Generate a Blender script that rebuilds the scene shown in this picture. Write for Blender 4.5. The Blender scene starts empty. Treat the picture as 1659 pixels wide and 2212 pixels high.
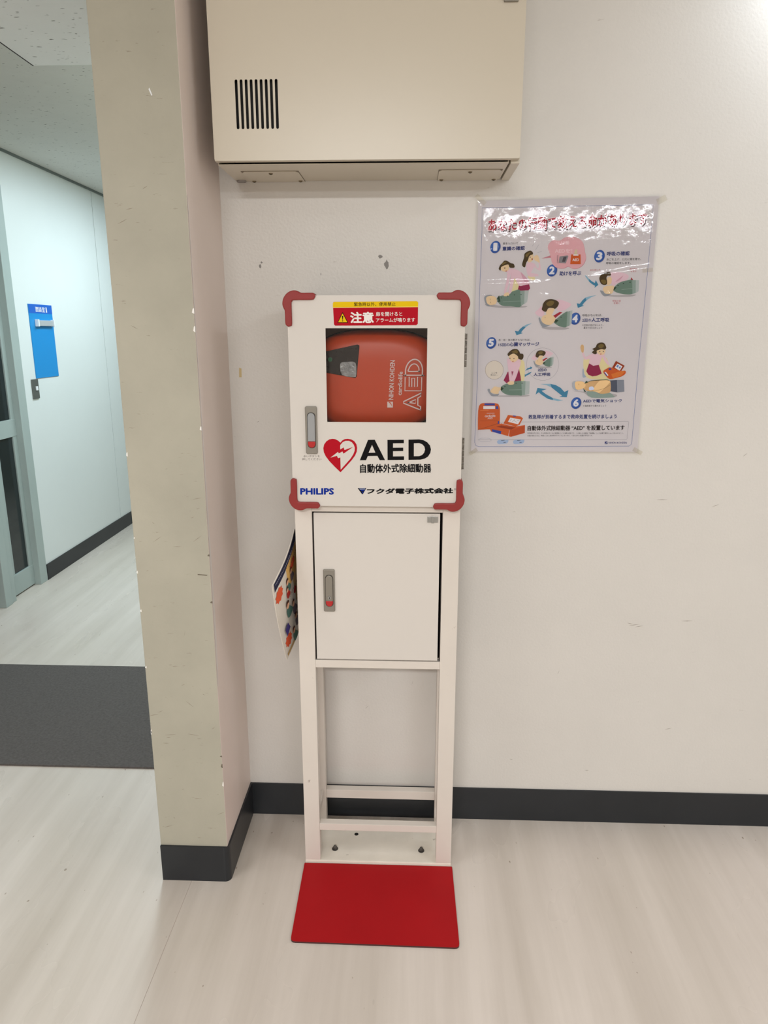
import bpy, bmesh, math, random
from mathutils import Vector, Matrix
random.seed(7)

# ------------------------------------------------------------------ camera, world, lights, exposure
scene = bpy.context.scene
COL = scene.collection
cam_data = bpy.data.cameras.new('camera')
cam_data.sensor_fit = 'VERTICAL'
cam_data.sensor_height = 24.0
cam_data.lens = 1536.37 / 2212.0 * 24.0
cam_data.clip_start = 0.02
camera = bpy.data.objects.new('camera', cam_data)
COL.objects.link(camera)
camera.location = (0.0, -1.8476, 1.4015)
camera.rotation_euler = (math.radians(90 - 14.032), 0.0, math.radians(2.1954))
scene.camera = camera

world = bpy.data.worlds.new('world')
scene.world = world
world.use_nodes = True
world.node_tree.nodes['Background'].inputs[0].default_value = (1.0, 0.95, 0.88, 1)
world.node_tree.nodes['Background'].inputs[1].default_value = 0.05


def area_light(name, loc, target, sx, sy, power, color, spread=180):
    ld = bpy.data.lights.new(name, 'AREA')
    ld.shape = 'RECTANGLE'
    ld.size, ld.size_y = sx, sy
    ld.energy = power
    ld.color = color
    ld.spread = math.radians(spread)
    o = bpy.data.objects.new(name, ld)
    COL.objects.link(o)
    o.location = loc
    d = Vector(target) - Vector(loc)
    o.rotation_euler = d.to_track_quat('-Z', 'Y').to_euler()
    return o


ROOM = (0.905, 0.945, 1.0)
COOL = (0.75, 0.92, 1.0)
area_light('far_ceiling_lamp', (1.72, -5.8, 2.52), (0.9, -1.0, 1.2), 1.9, 0.08, 30, ROOM)
area_light('right_fill_light', (2.45, -1.7, 2.57), (2.45, -1.7, 0.0), 0.3, 1.25, 26, (0.90, 0.95, 1.0))  # unseen light added to brighten the pillar's right face
area_light('rear_ceiling_lamp', (-0.35, -3.9, 2.57), (-0.35, -3.9, 0.0), 1.25, 0.3, 124, (0.955, 0.955, 0.955))
area_light('side_ceiling_lamp', (1.00, -0.14, 2.31), (1.00, -0.14, 0.0), 0.24, 0.07, 3.5, (0.80, 0.90, 1.0))
area_light('crossing_ceiling_lamp', (-1.6, -1.6, 2.57), (-1.6, -1.6, 0.0), 0.3, 1.2, 15, ROOM)
area_light('corridor_ceiling_lamp', (-1.30, 2.75, 2.32), (-1.30, 2.75, 0.0), 0.22, 1.2, 27, COOL)
area_light('corridor_fill_light', (-0.92, 1.30, 2.32), (-0.92, 1.30, 0.0), 0.22, 1.0, 26, COOL)  # added light hidden behind the pillar, lifts corridor floor and, by bounce, ceiling

scene.view_settings.view_transform = 'Standard'
scene.view_settings.look = 'None'
scene.view_settings.exposure = -0.02
scene.view_settings.gamma = 1.0
scene.view_settings.use_curve_mapping = False


# ------------------------------------------------------------------ helpers: colour and material
def lin(c):
    out = []
    for v in c:
        v = v / 255.0
        out.append(v / 12.92 if v <= 0.04045 else ((v + 0.055) / 1.055) ** 2.4)
    return out


MATS = {}


def mat(name, rgb, rough=0.5, metal=0.0, spec=0.5, vary=0.0, vscale=6.0, stretch=(1, 1, 1), bump=0.0, bscale=40.0,
        coat=0.0, marks=0.0, mscale=9.0, mstretch=(1, 1, 1), mcol=(70, 60, 50), mthr=0.66, dark=None, mdetail=6.0):
    if name in MATS:
        return MATS[name]
    m = bpy.data.materials.new(name)
    m.use_nodes = True
    nt = m.node_tree
    b = nt.nodes['Principled BSDF']
    c = lin(rgb)
    b.inputs['Base Color'].default_value = (*c, 1)
    b.inputs['Roughness'].default_value = rough
    b.inputs['Metallic'].default_value = metal
    b.inputs['Specular IOR Level'].default_value = spec
    if coat:
        b.inputs['Coat Weight'].default_value = coat
        b.inputs['Coat Roughness'].default_value = 0.06
    tc = nt.nodes.new('ShaderNodeTexCoord')
    sock = None
    if vary:
        mp = nt.nodes.new('ShaderNodeMapping')
        mp.inputs['Scale'].default_value = stretch
        nt.links.new(tc.outputs['Object'], mp.inputs[0])
        n = nt.nodes.new('ShaderNodeTexNoise')
        n.inputs['Scale'].default_value = vscale
        n.inputs['Detail'].default_value = 5
        n.inputs['Roughness'].default_value = 0.6
        nt.links.new(mp.outputs[0], n.inputs['Vector'])
        r = nt.nodes.new('ShaderNodeValToRGB')
        r.color_ramp.elements[0].position = 0.3
        r.color_ramp.elements[1].position = 0.7
        d = lin(dark) if dark else [x * (1 - vary) for x in c]
        r.color_ramp.elements[0].color = (*d, 1)
        r.color_ramp.elements[1].color = (*[min(1, x * (1 + vary * 0.5)) for x in c], 1)
        nt.links.new(n.outputs['Fac'], r.inputs[0])
        sock = r.outputs[0]
    if marks:
        mp = nt.nodes.new('ShaderNodeMapping')
        mp.inputs['Scale'].default_value = mstretch
        mp.inputs['Rotation'].default_value = (0.3, 0.5, 0.2)
        nt.links.new(tc.outputs['Object'], mp.inputs[0])
        n = nt.nodes.new('ShaderNodeTexNoise')
        n.inputs['Scale'].default_value = mscale
        n.inputs['Detail'].default_value = mdetail
        n.inputs['Roughness'].default_value = 0.7
        nt.links.new(mp.outputs[0], n.inputs['Vector'])
        r = nt.nodes.new('ShaderNodeValToRGB')
        r.color_ramp.elements[0].position = mthr
        r.color_ramp.elements[1].position = mthr + 0.07
        r.color_ramp.elements[0].color = (0, 0, 0, 1)
        r.color_ramp.elements[1].color = (marks, marks, marks, 1)
        nt.links.new(n.outputs['Fac'], r.inputs[0])
        mx = nt.nodes.new('ShaderNodeMix')
        mx.data_type = 'RGBA'
        nt.links.new(r.outputs[0], mx.inputs[0])
        if sock:
            nt.links.new(sock, mx.inputs[6])
        else:
            mx.inputs[6].default_value = (*c, 1)
        mx.inputs[7].default_value = (*lin(mcol), 1)
        sock = mx.outputs[2]
    if sock:
        nt.links.new(sock, b.inputs['Base Color'])
    if bump:
        n = nt.nodes.new('ShaderNodeTexNoise')
        n.inputs['Scale'].default_value = bscale
        n.inputs['Detail'].default_value = 3
        nt.links.new(tc.outputs['Object'], n.inputs['Vector'])
        bp = nt.nodes.new('ShaderNodeBump')
        bp.inputs['Strength'].default_value = bump
        bp.inputs['Distance'].default_value = 0.002
        nt.links.new(n.outputs['Fac'], bp.inputs['Height'])
        nt.links.new(bp.outputs[0], b.inputs['Normal'])
    MATS[name] = m
    return m


def clear_mat(name, tint=(1, 1, 1), rough=0.03, ior=1.45, boost=1.0, bump=0.0, bscale=60):
    if name in MATS:
        return MATS[name]
    m = bpy.data.materials.new(name)
    m.use_nodes = True
    nt = m.node_tree
    nt.nodes.clear()
    out = nt.nodes.new('ShaderNodeOutputMaterial')
    mix = nt.nodes.new('ShaderNodeMixShader')
    tr = nt.nodes.new('ShaderNodeBsdfTransparent')
    tr.inputs[0].default_value = (*tint, 1)
    gl = nt.nodes.new('ShaderNodeBsdfGlossy')
    gl.inputs['Roughness'].default_value = rough
    fr = nt.nodes.new('ShaderNodeFresnel')
    fr.inputs[0].default_value = ior
    mul = nt.nodes.new('ShaderNodeMath')
    mul.operation = 'MULTIPLY'
    mul.inputs[1].default_value = boost
    mul.use_clamp = True
    nt.links.new(fr.outputs[0], mul.inputs[0])
    nt.links.new(mul.outputs[0], mix.inputs[0])
    nt.links.new(tr.outputs[0], mix.inputs[1])
    nt.links.new(gl.outputs[0], mix.inputs[2])
    nt.links.new(mix.outputs[0], out.inputs[0])
    if bump:
        tc = nt.nodes.new('ShaderNodeTexCoord')
        n = nt.nodes.new('ShaderNodeTexNoise')
        n.inputs['Scale'].default_value = bscale
        n.inputs['Detail'].default_value = 4
        nt.links.new(tc.outputs['Object'], n.inputs['Vector'])
        bp = nt.nodes.new('ShaderNodeBump')
        bp.inputs['Strength'].default_value = bump
        bp.inputs['Distance'].default_value = 0.003
        nt.links.new(n.outputs['Fac'], bp.inputs['Height'])
        nt.links.new(bp.outputs[0], gl.inputs['Normal'])
        nt.links.new(bp.outputs[0], fr.inputs['Normal'])
    MATS[name] = m
    return m


# ------------------------------------------------------------------ helpers: objects
ORIGIN = {}


def thing(name, label, category, loc, group=None):
    o = bpy.data.objects.new(name, None)
    o.empty_display_size = 0.05
    COL.objects.link(o)
    o.location = loc
    o['label'] = label
    o['category'] = category
    if group:
        o['group'] = group
    ORIGIN[o] = Vector(loc)
    return o


def obj(name, bm, mats, parent=None, label=None, kind=None, smooth=False):
    me = bpy.data.meshes.new(name)
    base = ORIGIN.get(parent, Vector((0, 0, 0)))
    for v in bm.verts:
        v.co -= base
    if smooth:
        for f in bm.faces:
            f.smooth = True
    bm.to_mesh(me)
    bm.free()
    if not isinstance(mats, (list, tuple)):
        mats = [mats]
    for m in mats:
        me.materials.append(m)
    o = bpy.data.objects.new(name, me)
    COL.objects.link(o)
    if parent:
        o.parent = parent
    ORIGIN[o] = base
    if label:
        o['label'] = label
    if kind:
        o['kind'] = kind
    return o


def tag(o, label, category, group=None):
    o['label'] = label
    o['category'] = category
    if group:
        o['group'] = group
    return o


def box(bm, x0, x1, y0, y1, z0, z1, bev=0.0, mi=0, seg=2):
    r = bmesh.ops.create_cube(bm, size=1.0)
    vs = r['verts']
    for v in vs:
        v.co = Vector(((x0 + x1) / 2 + v.co.x * (x1 - x0), (y0 + y1) / 2 + v.co.y * (y1 - y0),
                       (z0 + z1) / 2 + v.co.z * (z1 - z0)))
    fs = set(f for v in vs for f in v.link_faces)
    for f in fs:
        f.material_index = mi
    if bev:
        es = list(set(e for v in vs for e in v.link_edges))
        bmesh.ops.bevel(bm, geom=es, offset=bev, segments=seg, affect='EDGES', profile=0.6)
    return bm


def one_box(name, dims, m, parent=None, bev=0.0, kind=None, label=None):
    bm = bmesh.new()
    box(bm, *dims, bev=bev)
    return obj(name, bm, m, parent, label, kind)


def cyl(bm, c, r0, r1, h, axis='z', n=16, mi=0):
    res = bmesh.ops.create_cone(bm, cap_ends=True, segments=n, radius1=r0, radius2=r1, depth=h)
    rot = {'z': Matrix.Identity(3), 'y': Matrix.Rotation(math.pi / 2, 3, 'X'), 'x': Matrix.Rotation(math.pi / 2, 3, 'Y')}[axis]
    for v in res['verts']:
        v.co = rot @ v.co + Vector(c)
        for f in v.link_faces:
            f.material_index = mi


def prism(bm, pts, y0, y1, mi=0, bev=0.0, seg=2):
    """outline in (x, z), extruded between y0 (front) and y1 (back)"""
    a = [bm.verts.new((p[0], y0, p[1])) for p in pts]
    b = [bm.verts.new((p[0], y1, p[1])) for p in pts]
    n = len(pts)
    f = bm.faces.new(a)
    g = bm.faces.new(b[::-1])
    sides = [bm.faces.new((a[i], b[i], b[(i + 1) % n], a[(i + 1) % n])) for i in range(n)]
    for q in [f, g] + sides:
        q.material_index = mi
    bmesh.ops.recalc_face_normals(bm, faces=[f, g] + sides)
    if bev:
        es = list(f.edges)
        bmesh.ops.bevel(bm, geom=es, offset=bev, segments=seg, affect='EDGES', profile=0.5)


def rrect(x0, x1, z0, z1, r, n=5):
    pts = []
    for cx, cz, a0 in ((x1 - r, z1 - r, 0), (x0 + r, z1 - r, 90), (x0 + r, z0 + r, 180), (x1 - r, z0 + r, 270)):
        for k in range(n + 1):
            a = math.radians(a0 + 90 * k / n)
            pts.append((cx + r * math.cos(a), cz + r * math.sin(a)))
    return pts


def plate_with_holes(outer, holes, y0, y1):
    cu = bpy.data.curves.new('plate', 'CURVE')
    cu.dimensions = '2D'
    cu.fill_mode = 'BOTH'
    cu.extrude = abs(y1 - y0) / 2
    for ring in [outer] + holes:
        sp = cu.splines.new('POLY')
        sp.points.add(len(ring) - 1)
        for p, q in zip(sp.points, ring):
            p.co = (q[0], q[1], 0, 1)
        sp.use_cyclic_u = True
    o = bpy.data.objects.new('plate', cu)
    COL.objects.link(o)
    me = bpy.data.meshes.new_from_object(o.evaluated_get(bpy.context.evaluated_depsgraph_get()))
    bpy.data.objects.remove(o)
    bm = bmesh.new()
    bm.from_mesh(me)
    bpy.data.meshes.remove(me)
    yc = (y0 + y1) / 2
    for v in bm.verts:
        v.co = Vector((v.co.x, yc - v.co.z, v.co.y))
    bmesh.ops.recalc_face_normals(bm, faces=bm.faces)
    return bm


def smooth_loop(pts, n=4):
    out = []
    L = len(pts)
    for i in range(L):
        p0, p1, p2, p3 = pts[i - 1], pts[i], pts[(i + 1) % L], pts[(i + 2) % L]
        for k in range(n):
            t = k / n
            out.append(tuple(0.5 * (2 * p1[j] + (p2[j] - p0[j]) * t + (2 * p0[j] - 5 * p1[j] + 4 * p2[j] - p3[j]) * t * t
                                    + (3 * p1[j] - p0[j] - 3 * p2[j] + p3[j]) * t ** 3) for j in (0, 1)))
    return out


# ------------------------------------------------------------------ helpers: flat print (lettering and drawing on a surface)
def apply_h(H, p):
    x, y = p
    w = H[2][0] * x + H[2][1] * y + H[2][2]
    return ((H[0][0] * x + H[0][1] * y + H[0][2]) / w, (H[1][0] * x + H[1][1] * y + H[1][2]) / w)


# drawing-sheet coordinates (traced drawing units) -> metres on the wall sheet and on the cabinet door
H_SHEET = [[0.0010699002820792605, 9.944748486525867e-06, -0.959615631628522],
           [3.111229822180481e-05, -0.0012355148300203576, 2.151498150889956],
           [2.2199285210082313e-05, -0.00014040488165510407, 1.0]]
H_DOOR = [[0.000939608247293406, 8.733680935577658e-06, -0.8427540181207805],
          [3.1112298222515276e-05, -0.0011090178001525958, 2.060163671592234],
          [2.2199285209730177e-05, -0.00014040488165585944, 1.0]]

TEXT_CACHE = {}


def glyphs(s, res=2):
    if s in TEXT_CACHE:
        return TEXT_CACHE[s]
    cu = bpy.data.curves.new('t', 'FONT')
    cu.body = s
    cu.resolution_u = res
    o = bpy.data.objects.new('t', cu)
    COL.objects.link(o)
    bpy.context.view_layer.update()
    me = bpy.data.meshes.new_from_object(o.evaluated_get(bpy.context.evaluated_depsgraph_get()))
    bpy.data.objects.remove(o)
    vs = [(v.co.x, v.co.y) for v in me.vertices]
    fs = [tuple(p.vertices) for p in me.polygons]
    bpy.data.meshes.remove(me)
    x0, x1 = min(v[0] for v in vs), max(v[0] for v in vs)
    y0, y1 = min(v[1] for v in vs), max(v[1] for v in vs)
    vs = [((x - x0) / (x1 - x0), (y1 - y) / (y1 - y0)) for x, y in vs]
    TEXT_CACHE[s] = (vs, fs, x1 - x0, y1 - y0)
    return TEXT_CACHE[s]


class Print:
    """collects flat ink shapes: every shape is a polygon (or glyph faces) at a small height above the surface"""

    def __init__(self, place, step=0.00005):
        self.place, self.step = place, step     # place(p2, height) -> Vector
        self.v, self.f, self.mi, self.mats, self.h = [], [], [], [], 0

    def slot(self, m):
        if m not in self.mats:
            self.mats.append(m)
        return self.mats.index(m)

    def poly(self, pts, m, up=True):
        if up:
            self.h += 1
        i = len(self.v)
        self.v += [self.place(p, self.h * self.step) for p in pts]
        self.f.append(tuple(range(i, i + len(pts))))
        self.mi.append(self.slot(m))
        return self

    def blob(self, pts, m):
        return self.poly(smooth_loop(pts), m)

    def ring(self, pts, w, m):
        """closed outline of width w"""
        self.h += 1
        cx = sum(p[0] for p in pts) / len(pts)
        cy = sum(p[1] for p in pts) / len(pts)
        n = len(pts)
        inner = []
        for i, p in enumerate(pts):
            a, b = pts[i - 1], pts[(i + 1) % n]
            t = Vector((b[0] - a[0], b[1] - a[1])).normalized()
            nn = Vector((-t.y, t.x))
            if nn.dot(Vector((cx - p[0], cy - p[1]))) < 0:
                nn = -nn
            inner.append((p[0] + nn.x * w, p[1] + nn.y * w))
        i0 = len(self.v)
        self.v += [self.place(p, self.h * self.step) for p in pts] + [self.place(p, self.h * self.step) for p in inner]
        for i in range(n):
            j = (i + 1) % n
            self.f.append((i0 + i, i0 + j, i0 + n + j, i0 + n + i))
            self.mi.append(self.slot(m))
        return self

    def line(self, a, b, w, m):
        d = Vector((b[0] - a[0], b[1] - a[1])).normalized()
        n = Vector((-d.y, d.x)) * (w / 2)
        return self.poly([(a[0] + n.x, a[1] + n.y), (b[0] + n.x, b[1] + n.y), (b[0] - n.x, b[1] - n.y), (a[0] - n.x, a[1] - n.y)], m)

    def text(self, s, tl, tr, bl, m, bold=0.0, shear=0.0, arch=0.0):
        """glyph block stretched over the parallelogram tl, tr, bl"""
        self.h += 1
        vs, fs, ew, eh = glyphs(s)
        mi = self.slot(m)
        n = 0 if bold <= 0 else (4 if bold < 0.014 else 8)
        shifts = [(0.0, 0.0)] + [(bold / ew * math.cos(2 * math.pi * k / n), bold / eh * math.sin(2 * math.pi * k / n)) for k in range(n)]
        for k_, (du, dw) in enumerate(shifts):
            i = len(self.v)
            hh = self.h * self.step + k_ * self.step * 0.1
            for (u, w) in vs:
                w = w + dw
                uu = u + du + shear * (1 - w)
                x = tl[0] + (tr[0] - tl[0]) * uu + (bl[0] - tl[0]) * w
                y = tl[1] + (tr[1] - tl[1]) * uu + (bl[1] - tl[1]) * w - arch * (1 - (2 * u - 1) ** 2)
                self.v.append(self.place((x, y), hh))
            for f in fs:
                self.f.append(tuple(i + k for k in f))
                self.mi.append(mi)
        return self

    def build(self, name, parent, label=None):
        me = bpy.data.meshes.new(name)
        base = ORIGIN.get(parent, Vector((0, 0, 0)))
        me.from_pydata([tuple(Vector(v) - base) for v in self.v], [], self.f)
        for m in self.mats:
            me.materials.append(m)
        me.polygons.foreach_set('material_index', self.mi)
        me.update()
        o = bpy.data.objects.new(name, me)
        COL.objects.link(o)
        o.parent = parent
        ORIGIN[o] = base
        if label:
            o['label'] = label
        return o


def ink(name, rgb, rough=0.55):
    return mat('ink_' + name, rgb, 0.7, spec=0.12)


# ------------------------------------------------------------------ materials
M_WALL = mat('wall_paint', (213, 208, 201), 0.36, spec=0.45, vary=0.035, vscale=2.5, bump=0.25, bscale=150,
             marks=0.45, mscale=18, mstretch=(1, 1, 4), mcol=(150, 138, 124), mthr=0.72, mdetail=3)
M_WALL_LEFT = mat('corridor_panel_paint', (222, 226, 224), 0.35, spec=0.4, vary=0.02, vscale=2)
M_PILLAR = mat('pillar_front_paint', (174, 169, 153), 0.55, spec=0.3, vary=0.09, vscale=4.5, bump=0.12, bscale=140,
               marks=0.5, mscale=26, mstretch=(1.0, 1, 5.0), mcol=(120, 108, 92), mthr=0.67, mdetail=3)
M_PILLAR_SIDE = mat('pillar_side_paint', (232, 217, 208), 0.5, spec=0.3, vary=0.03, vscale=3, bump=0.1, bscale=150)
M_BEAD = mat('corner_bead_paint', (228, 220, 214), 0.5)
M_BASE = mat('baseboard_vinyl', (37, 39, 42), 0.38, spec=0.4, vary=0.12, vscale=7)
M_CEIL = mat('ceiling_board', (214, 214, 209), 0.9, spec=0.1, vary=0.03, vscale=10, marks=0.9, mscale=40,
             mstretch=(1.0, 2.6, 1), mcol=(70, 68, 62), mthr=0.675, mdetail=1.5)  # toned down against the soffit: shade beyond the step put into the colour
M_SOFFIT_LIT = mat('soffit_board_lit', (246, 248, 248), 0.9, spec=0.1, vary=0.02, vscale=10, marks=0.9, mscale=40,
               mstretch=(1.0, 2.6, 1), mcol=(96, 96, 92), mthr=0.675, mdetail=1.5)  # whiter than the ceiling boards: the soffit's brighter light put into its colour
M_STEEL_CREAM = mat('cream_enamel', (211, 204, 196), 0.32, spec=0.45, vary=0.015, vscale=3)
M_STAND = mat('stand_enamel', (215, 206, 196), 0.38, spec=0.45, vary=0.025, vscale=5, marks=0.6, mscale=34,
              mcol=(120, 100, 84), mthr=0.675)
M_PLATE = mat('base_plate_enamel', (228, 220, 206), 0.4, spec=0.45, vary=0.10, vscale=9, marks=0.6, mscale=22,
              mcol=(120, 104, 80), mthr=0.66)
M_EBOX = mat('electrical_box_enamel', (204, 194, 176), 0.3, spec=0.5)
M_DARK = mat('dark_void', (14, 12, 11), 0.7)
M_GAP = mat('dark_gap', (40, 30, 26), 0.7)
M_RED_RUBBER = mat('red_rubber', (140, 40, 38), 0.45, spec=0.4, vary=0.05, vscale=20)
M_RED_PLATE = mat('red_plate_paint', (166, 18, 24), 0.5, spec=0.15, vary=0.06, vscale=5, bump=0.05, bscale=300)
M_PLATE_EDGE = mat('red_plate_edge', (70, 34, 32), 0.6)
M_CHROME = mat('zinc', (150, 150, 148), 0.3, metal=0.9)
M_HANDLE = mat('handle_grey', (136, 130, 120), 0.45, metal=0.35)
M_LEVER = mat('lever_silver', (158, 160, 162), 0.3, metal=0.5)
M_LEVER2 = mat('lever_dull', (136, 130, 120), 0.4, metal=0.4)
M_GROOVE = mat('handle_groove', (62, 54, 48), 0.6)
M_BUTTON = mat('button_red', (176, 26, 26), 0.35)
M_ORANGE = mat('orange_case', (200, 66, 22), 0.38, spec=0.45, vary=0.03, vscale=4)
M_BLACK = mat('black_rubber', (24, 23, 24), 0.5)
M_PANE = clear_mat('clear_pane', (0.95, 0.95, 0.94), 0.02, 1.35, 0.7)
M_FILM = clear_mat('laminate_film', (1, 1, 1), 0.04, 1.45, 1.1, bump=0.12, bscale=50)
M_TAPE = clear_mat('clear_tape', (0.96, 0.95, 0.92), 0.3, 1.3, 0.8)
M_MINT = mat('mint_frame_paint', (166, 177, 173), 0.4, spec=0.4, vary=0.03, vscale=6)
M_GLASS_DARK = mat('dark_glass', (28, 36, 38), 0.12, spec=0.6, vary=0.1, vscale=3)
M_BLUE = mat('sign_blue', (20, 138, 206), 0.4)
M_BLUE2 = mat('sign_band_blue', (28, 96, 192), 0.4)
M_WHITE = mat('white_plastic', (232, 234, 236), 0.35)
M_MAT = mat('grey_carpet_mat', (96, 91, 88), 0.95, spec=0.1, vary=0.22, vscale=120, bump=0.9, bscale=260)
M_PAPER = mat('poster_paper', (224, 218, 220), 0.6, spec=0.2)
M_CHIP = mat('bare_plaster', (140, 136, 132), 0.9)


def floor_material():
    m = bpy.data.materials.new('vinyl_floor')
    m.use_nodes = True
    nt = m.node_tree
    b = nt.nodes['Principled BSDF']
    tc = nt.nodes.new('ShaderNodeTexCoord')

    def noise(scale, stretch, detail=5, rough=0.6, rot=0.0):
        mp = nt.nodes.new('ShaderNodeMapping')
        mp.inputs['Scale'].default_value = stretch
        mp.inputs['Rotation'].default_value = (0, 0, rot)
        nt.links.new(tc.outputs['Object'], mp.inputs[0])
        n = nt.nodes.new('ShaderNodeTexNoise')
        n.inputs['Scale'].default_value = scale
        n.inputs['Detail'].default_value = detail
        n.inputs['Roughness'].default_value = rough
        nt.links.new(mp.outputs[0], n.inputs['Vector'])
        return n.outputs['Fac']

    def ramp(f, p0, c0, p1, c1):
        r = nt.nodes.new('ShaderNodeValToRGB')
        r.color_ramp.elements[0].position, r.color_ramp.elements[1].position = p0, p1
        r.color_ramp.elements[0].color, r.color_ramp.elements[1].color = (*c0, 1), (*c1, 1)
        nt.links.new(f, r.inputs[0])
        return r.outputs[0]

    def mix(f, a, c):
        x = nt.nodes.new('ShaderNodeMix')
        x.data_type = 'RGBA'
        if isinstance(f, float):
            x.inputs[0].default_value = f
        else:
            nt.links.new(f, x.inputs[0])
        for s, i in ((a, 6), (c, 7)):
            if isinstance(s, (list, tuple)):
                x.inputs[i].default_value = (*s, 1)
            else:
                nt.links.new(s, x.inputs[i])
        return x.outputs[2]
    base = ramp(noise(9, (1, 0.055, 1), 6, 0.62), 0.33, lin((186, 174, 162)), 0.68, lin((220, 209, 199)))
    patch = ramp(noise(1.6, (1, 0.6, 1), 4), 0.35, lin((192, 182, 168)), 0.70, lin((214, 203, 194)))
    col = mix(0.45, base, patch)
    specks = ramp(noise(70, (1, 0.6, 1), 1, 0.5), 0.765, (0, 0, 0), 0.80, (0.7, 0.7, 0.7))
    col = mix(specks, col, lin((128, 108, 88)))
    nt.links.new(col, b.inputs['Base Color'])
    rr = ramp(noise(2.2, (1, 0.4, 1), 4), 0.3, (0.24, 0.24, 0.24), 0.7, (0.31, 0.31, 0.31))
    nt.links.new(rr, b.inputs['Roughness'])
    b.inputs['Specular IOR Level'].default_value = 0.45
    bp = nt.nodes.new('ShaderNodeBump')
    bp.inputs['Strength'].default_value = 0.10
    bp.inputs['Distance'].default_value = 0.002
    nt.links.new(noise(26, (1, 0.12, 1), 4), bp.inputs['Height'])
    nt.links.new(bp.outputs[0], b.inputs['Normal'])
    return m


M_FLOOR = floor_material()

# ------------------------------------------------------------------ the setting
XP0, XP1, YP = -0.6454, -0.4694, -0.2753          # pillar
XW = -2.128                                       # corridor wall
ROOM_X1, ROOM_Y0, ROOM_Y1, ZC = 3.2, -6.6, 5.2, 2.6

floor = one_box('floor', (XW - 0.4, ROOM_X1, ROOM_Y0, ROOM_Y1, -0.1, 0.0), M_FLOOR, kind='structure')
bm = bmesh.new()
box(bm, -0.5692, -0.5684, ROOM_Y0, YP - 0.004, 0.0, 0.0002)
obj('floor_seam', bm, mat('floor_seam_line', (166, 150, 138), 0.7, vary=0.25, vscale=9), floor)

wall_back = one_box('wall_back', (XP1, ROOM_X1, 0.0, 0.12, 0.0, ZC), M_WALL, kind='structure')
bm = bmesh.new()
box(bm, XP0, XP1, YP, ROOM_Y1, 0.0, ZC, bev=0.002)
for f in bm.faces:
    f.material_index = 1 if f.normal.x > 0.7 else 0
wall_pillar = obj('wall_pillar', bm, [M_PILLAR, M_PILLAR_SIDE], kind='structure')
# worn corner bead on the pillar's right edge
bm = bmesh.new()
prof = [(1.68, 0.004), (1.30, 0.006), (1.00, 0.011), (0.72, 0.016), (0.62, 0.013), (0.56, 0.005)]
va = [bm.verts.new((XP1 + 0.0007, YP + 0.001, z)) for z, w in prof]
vb = [bm.verts.new((XP1 + 0.0007, YP + 0.001 + w, z)) for z, w in prof]
for i in range(len(prof) - 1):
    bm.faces.new((va[i], vb[i], vb[i + 1], va[i + 1]))
obj('paint_strip', bm, M_BEAD, wall_pillar)
wall_right = one_box('wall_right', (ROOM_X1, ROOM_X1 + 0.1, ROOM_Y0, 0.12, 0.0, ZC), M_WALL, kind='structure')
wall_front = one_box('wall_front', (XW - 0.4, ROOM_X1, ROOM_Y0 - 0.1, ROOM_Y0, 0.0, ZC), M_WALL, kind='structure')
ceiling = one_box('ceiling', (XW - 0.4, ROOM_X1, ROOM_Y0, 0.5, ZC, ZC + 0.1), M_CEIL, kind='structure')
wall_end = one_box('wall_end', (XW - 0.4, XP0, ROOM_Y1, ROOM_Y1 + 0.1, 0.0, ZC), M_WALL_LEFT, kind='structure')

# corridor: ceiling boards with a lower soffit next to the pillar
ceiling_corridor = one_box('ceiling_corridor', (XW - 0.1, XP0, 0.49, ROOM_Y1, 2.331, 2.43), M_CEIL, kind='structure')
bm = bmesh.new()
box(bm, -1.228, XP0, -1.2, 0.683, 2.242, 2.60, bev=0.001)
soffit = obj('ceiling_soffit', bm, M_SOFFIT_LIT, kind='structure')
one_box('edge_joint', (-1.232, -1.228, -1.2, 0.683, 2.2415, 2.33), M_GAP, soffit)
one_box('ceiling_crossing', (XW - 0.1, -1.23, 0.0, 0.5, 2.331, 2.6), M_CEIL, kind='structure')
bm = bmesh.new()
box(bm, XW, XW + 0.008, 2.03, ROOM_Y1, 2.318, 2.331)
obj('trim_1', bm, mat('grey_trim', (110, 118, 116), 0.6), kind='structure')  # thin grey strip along the top of the corridor wall

# corridor wall in wide panels with an open joint between them
wall_left = one_box('wall_left', (XW - 0.1, XW - 0.006, 2.0, ROOM_Y1, 0.0, 2.34), M_GAP, kind='structure')
for i, (a, b_) in enumerate(((2.03, 3.1370), (3.1430, ROOM_Y1))):
    one_box('wall_panel', (XW - 0.006, XW, a, b_, 0.0, 2.331), M_WALL_LEFT, wall_left)
one_box('wall_left_near', (XW - 0.4, XW - 0.3, ROOM_Y0, 2.0, 0.0, ZC), M_WALL, kind='structure')
one_box('wall_above_door', (XW - 0.3, XW, 0.0, 2.03, 2.15, 2.34), M_WALL_LEFT, kind='structure')

# baseboards
BH = 0.1047
one_box('baseboard_back', (XP1 + 0.004, ROOM_X1, -0.005, 0.0, 0.0, BH), M_BASE, kind='structure', bev=0.0012)
bm = bmesh.new()
pts = [(XP0, YP - 0.005)]
R_ = 0.016
for k in range(7):
    a = math.radians(-90 + 90 * k / 6)
    pts.append((XP1 + 0.005 - R_ + R_ * math.cos(a), YP - 0.005 + R_ + R_ * math.sin(a)))
pts += [(XP1 + 0.005, -0.0), (XP1, -0.0), (XP1, YP + 0.012), (XP1 - 0.012, YP), (XP0, YP)]
lo = [bm.verts.new((p[0], p[1], 0.0)) for p in pts]
hi = [bm.verts.new((p[0], p[1], BH)) for p in pts]
bm.faces.new(lo[::-1])
bm.faces.new(hi)
for i in range(len(pts)):
    j = (i + 1) % len(pts)
    bm.faces.new((lo[i], lo[j], hi[j], hi[i]))
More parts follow.
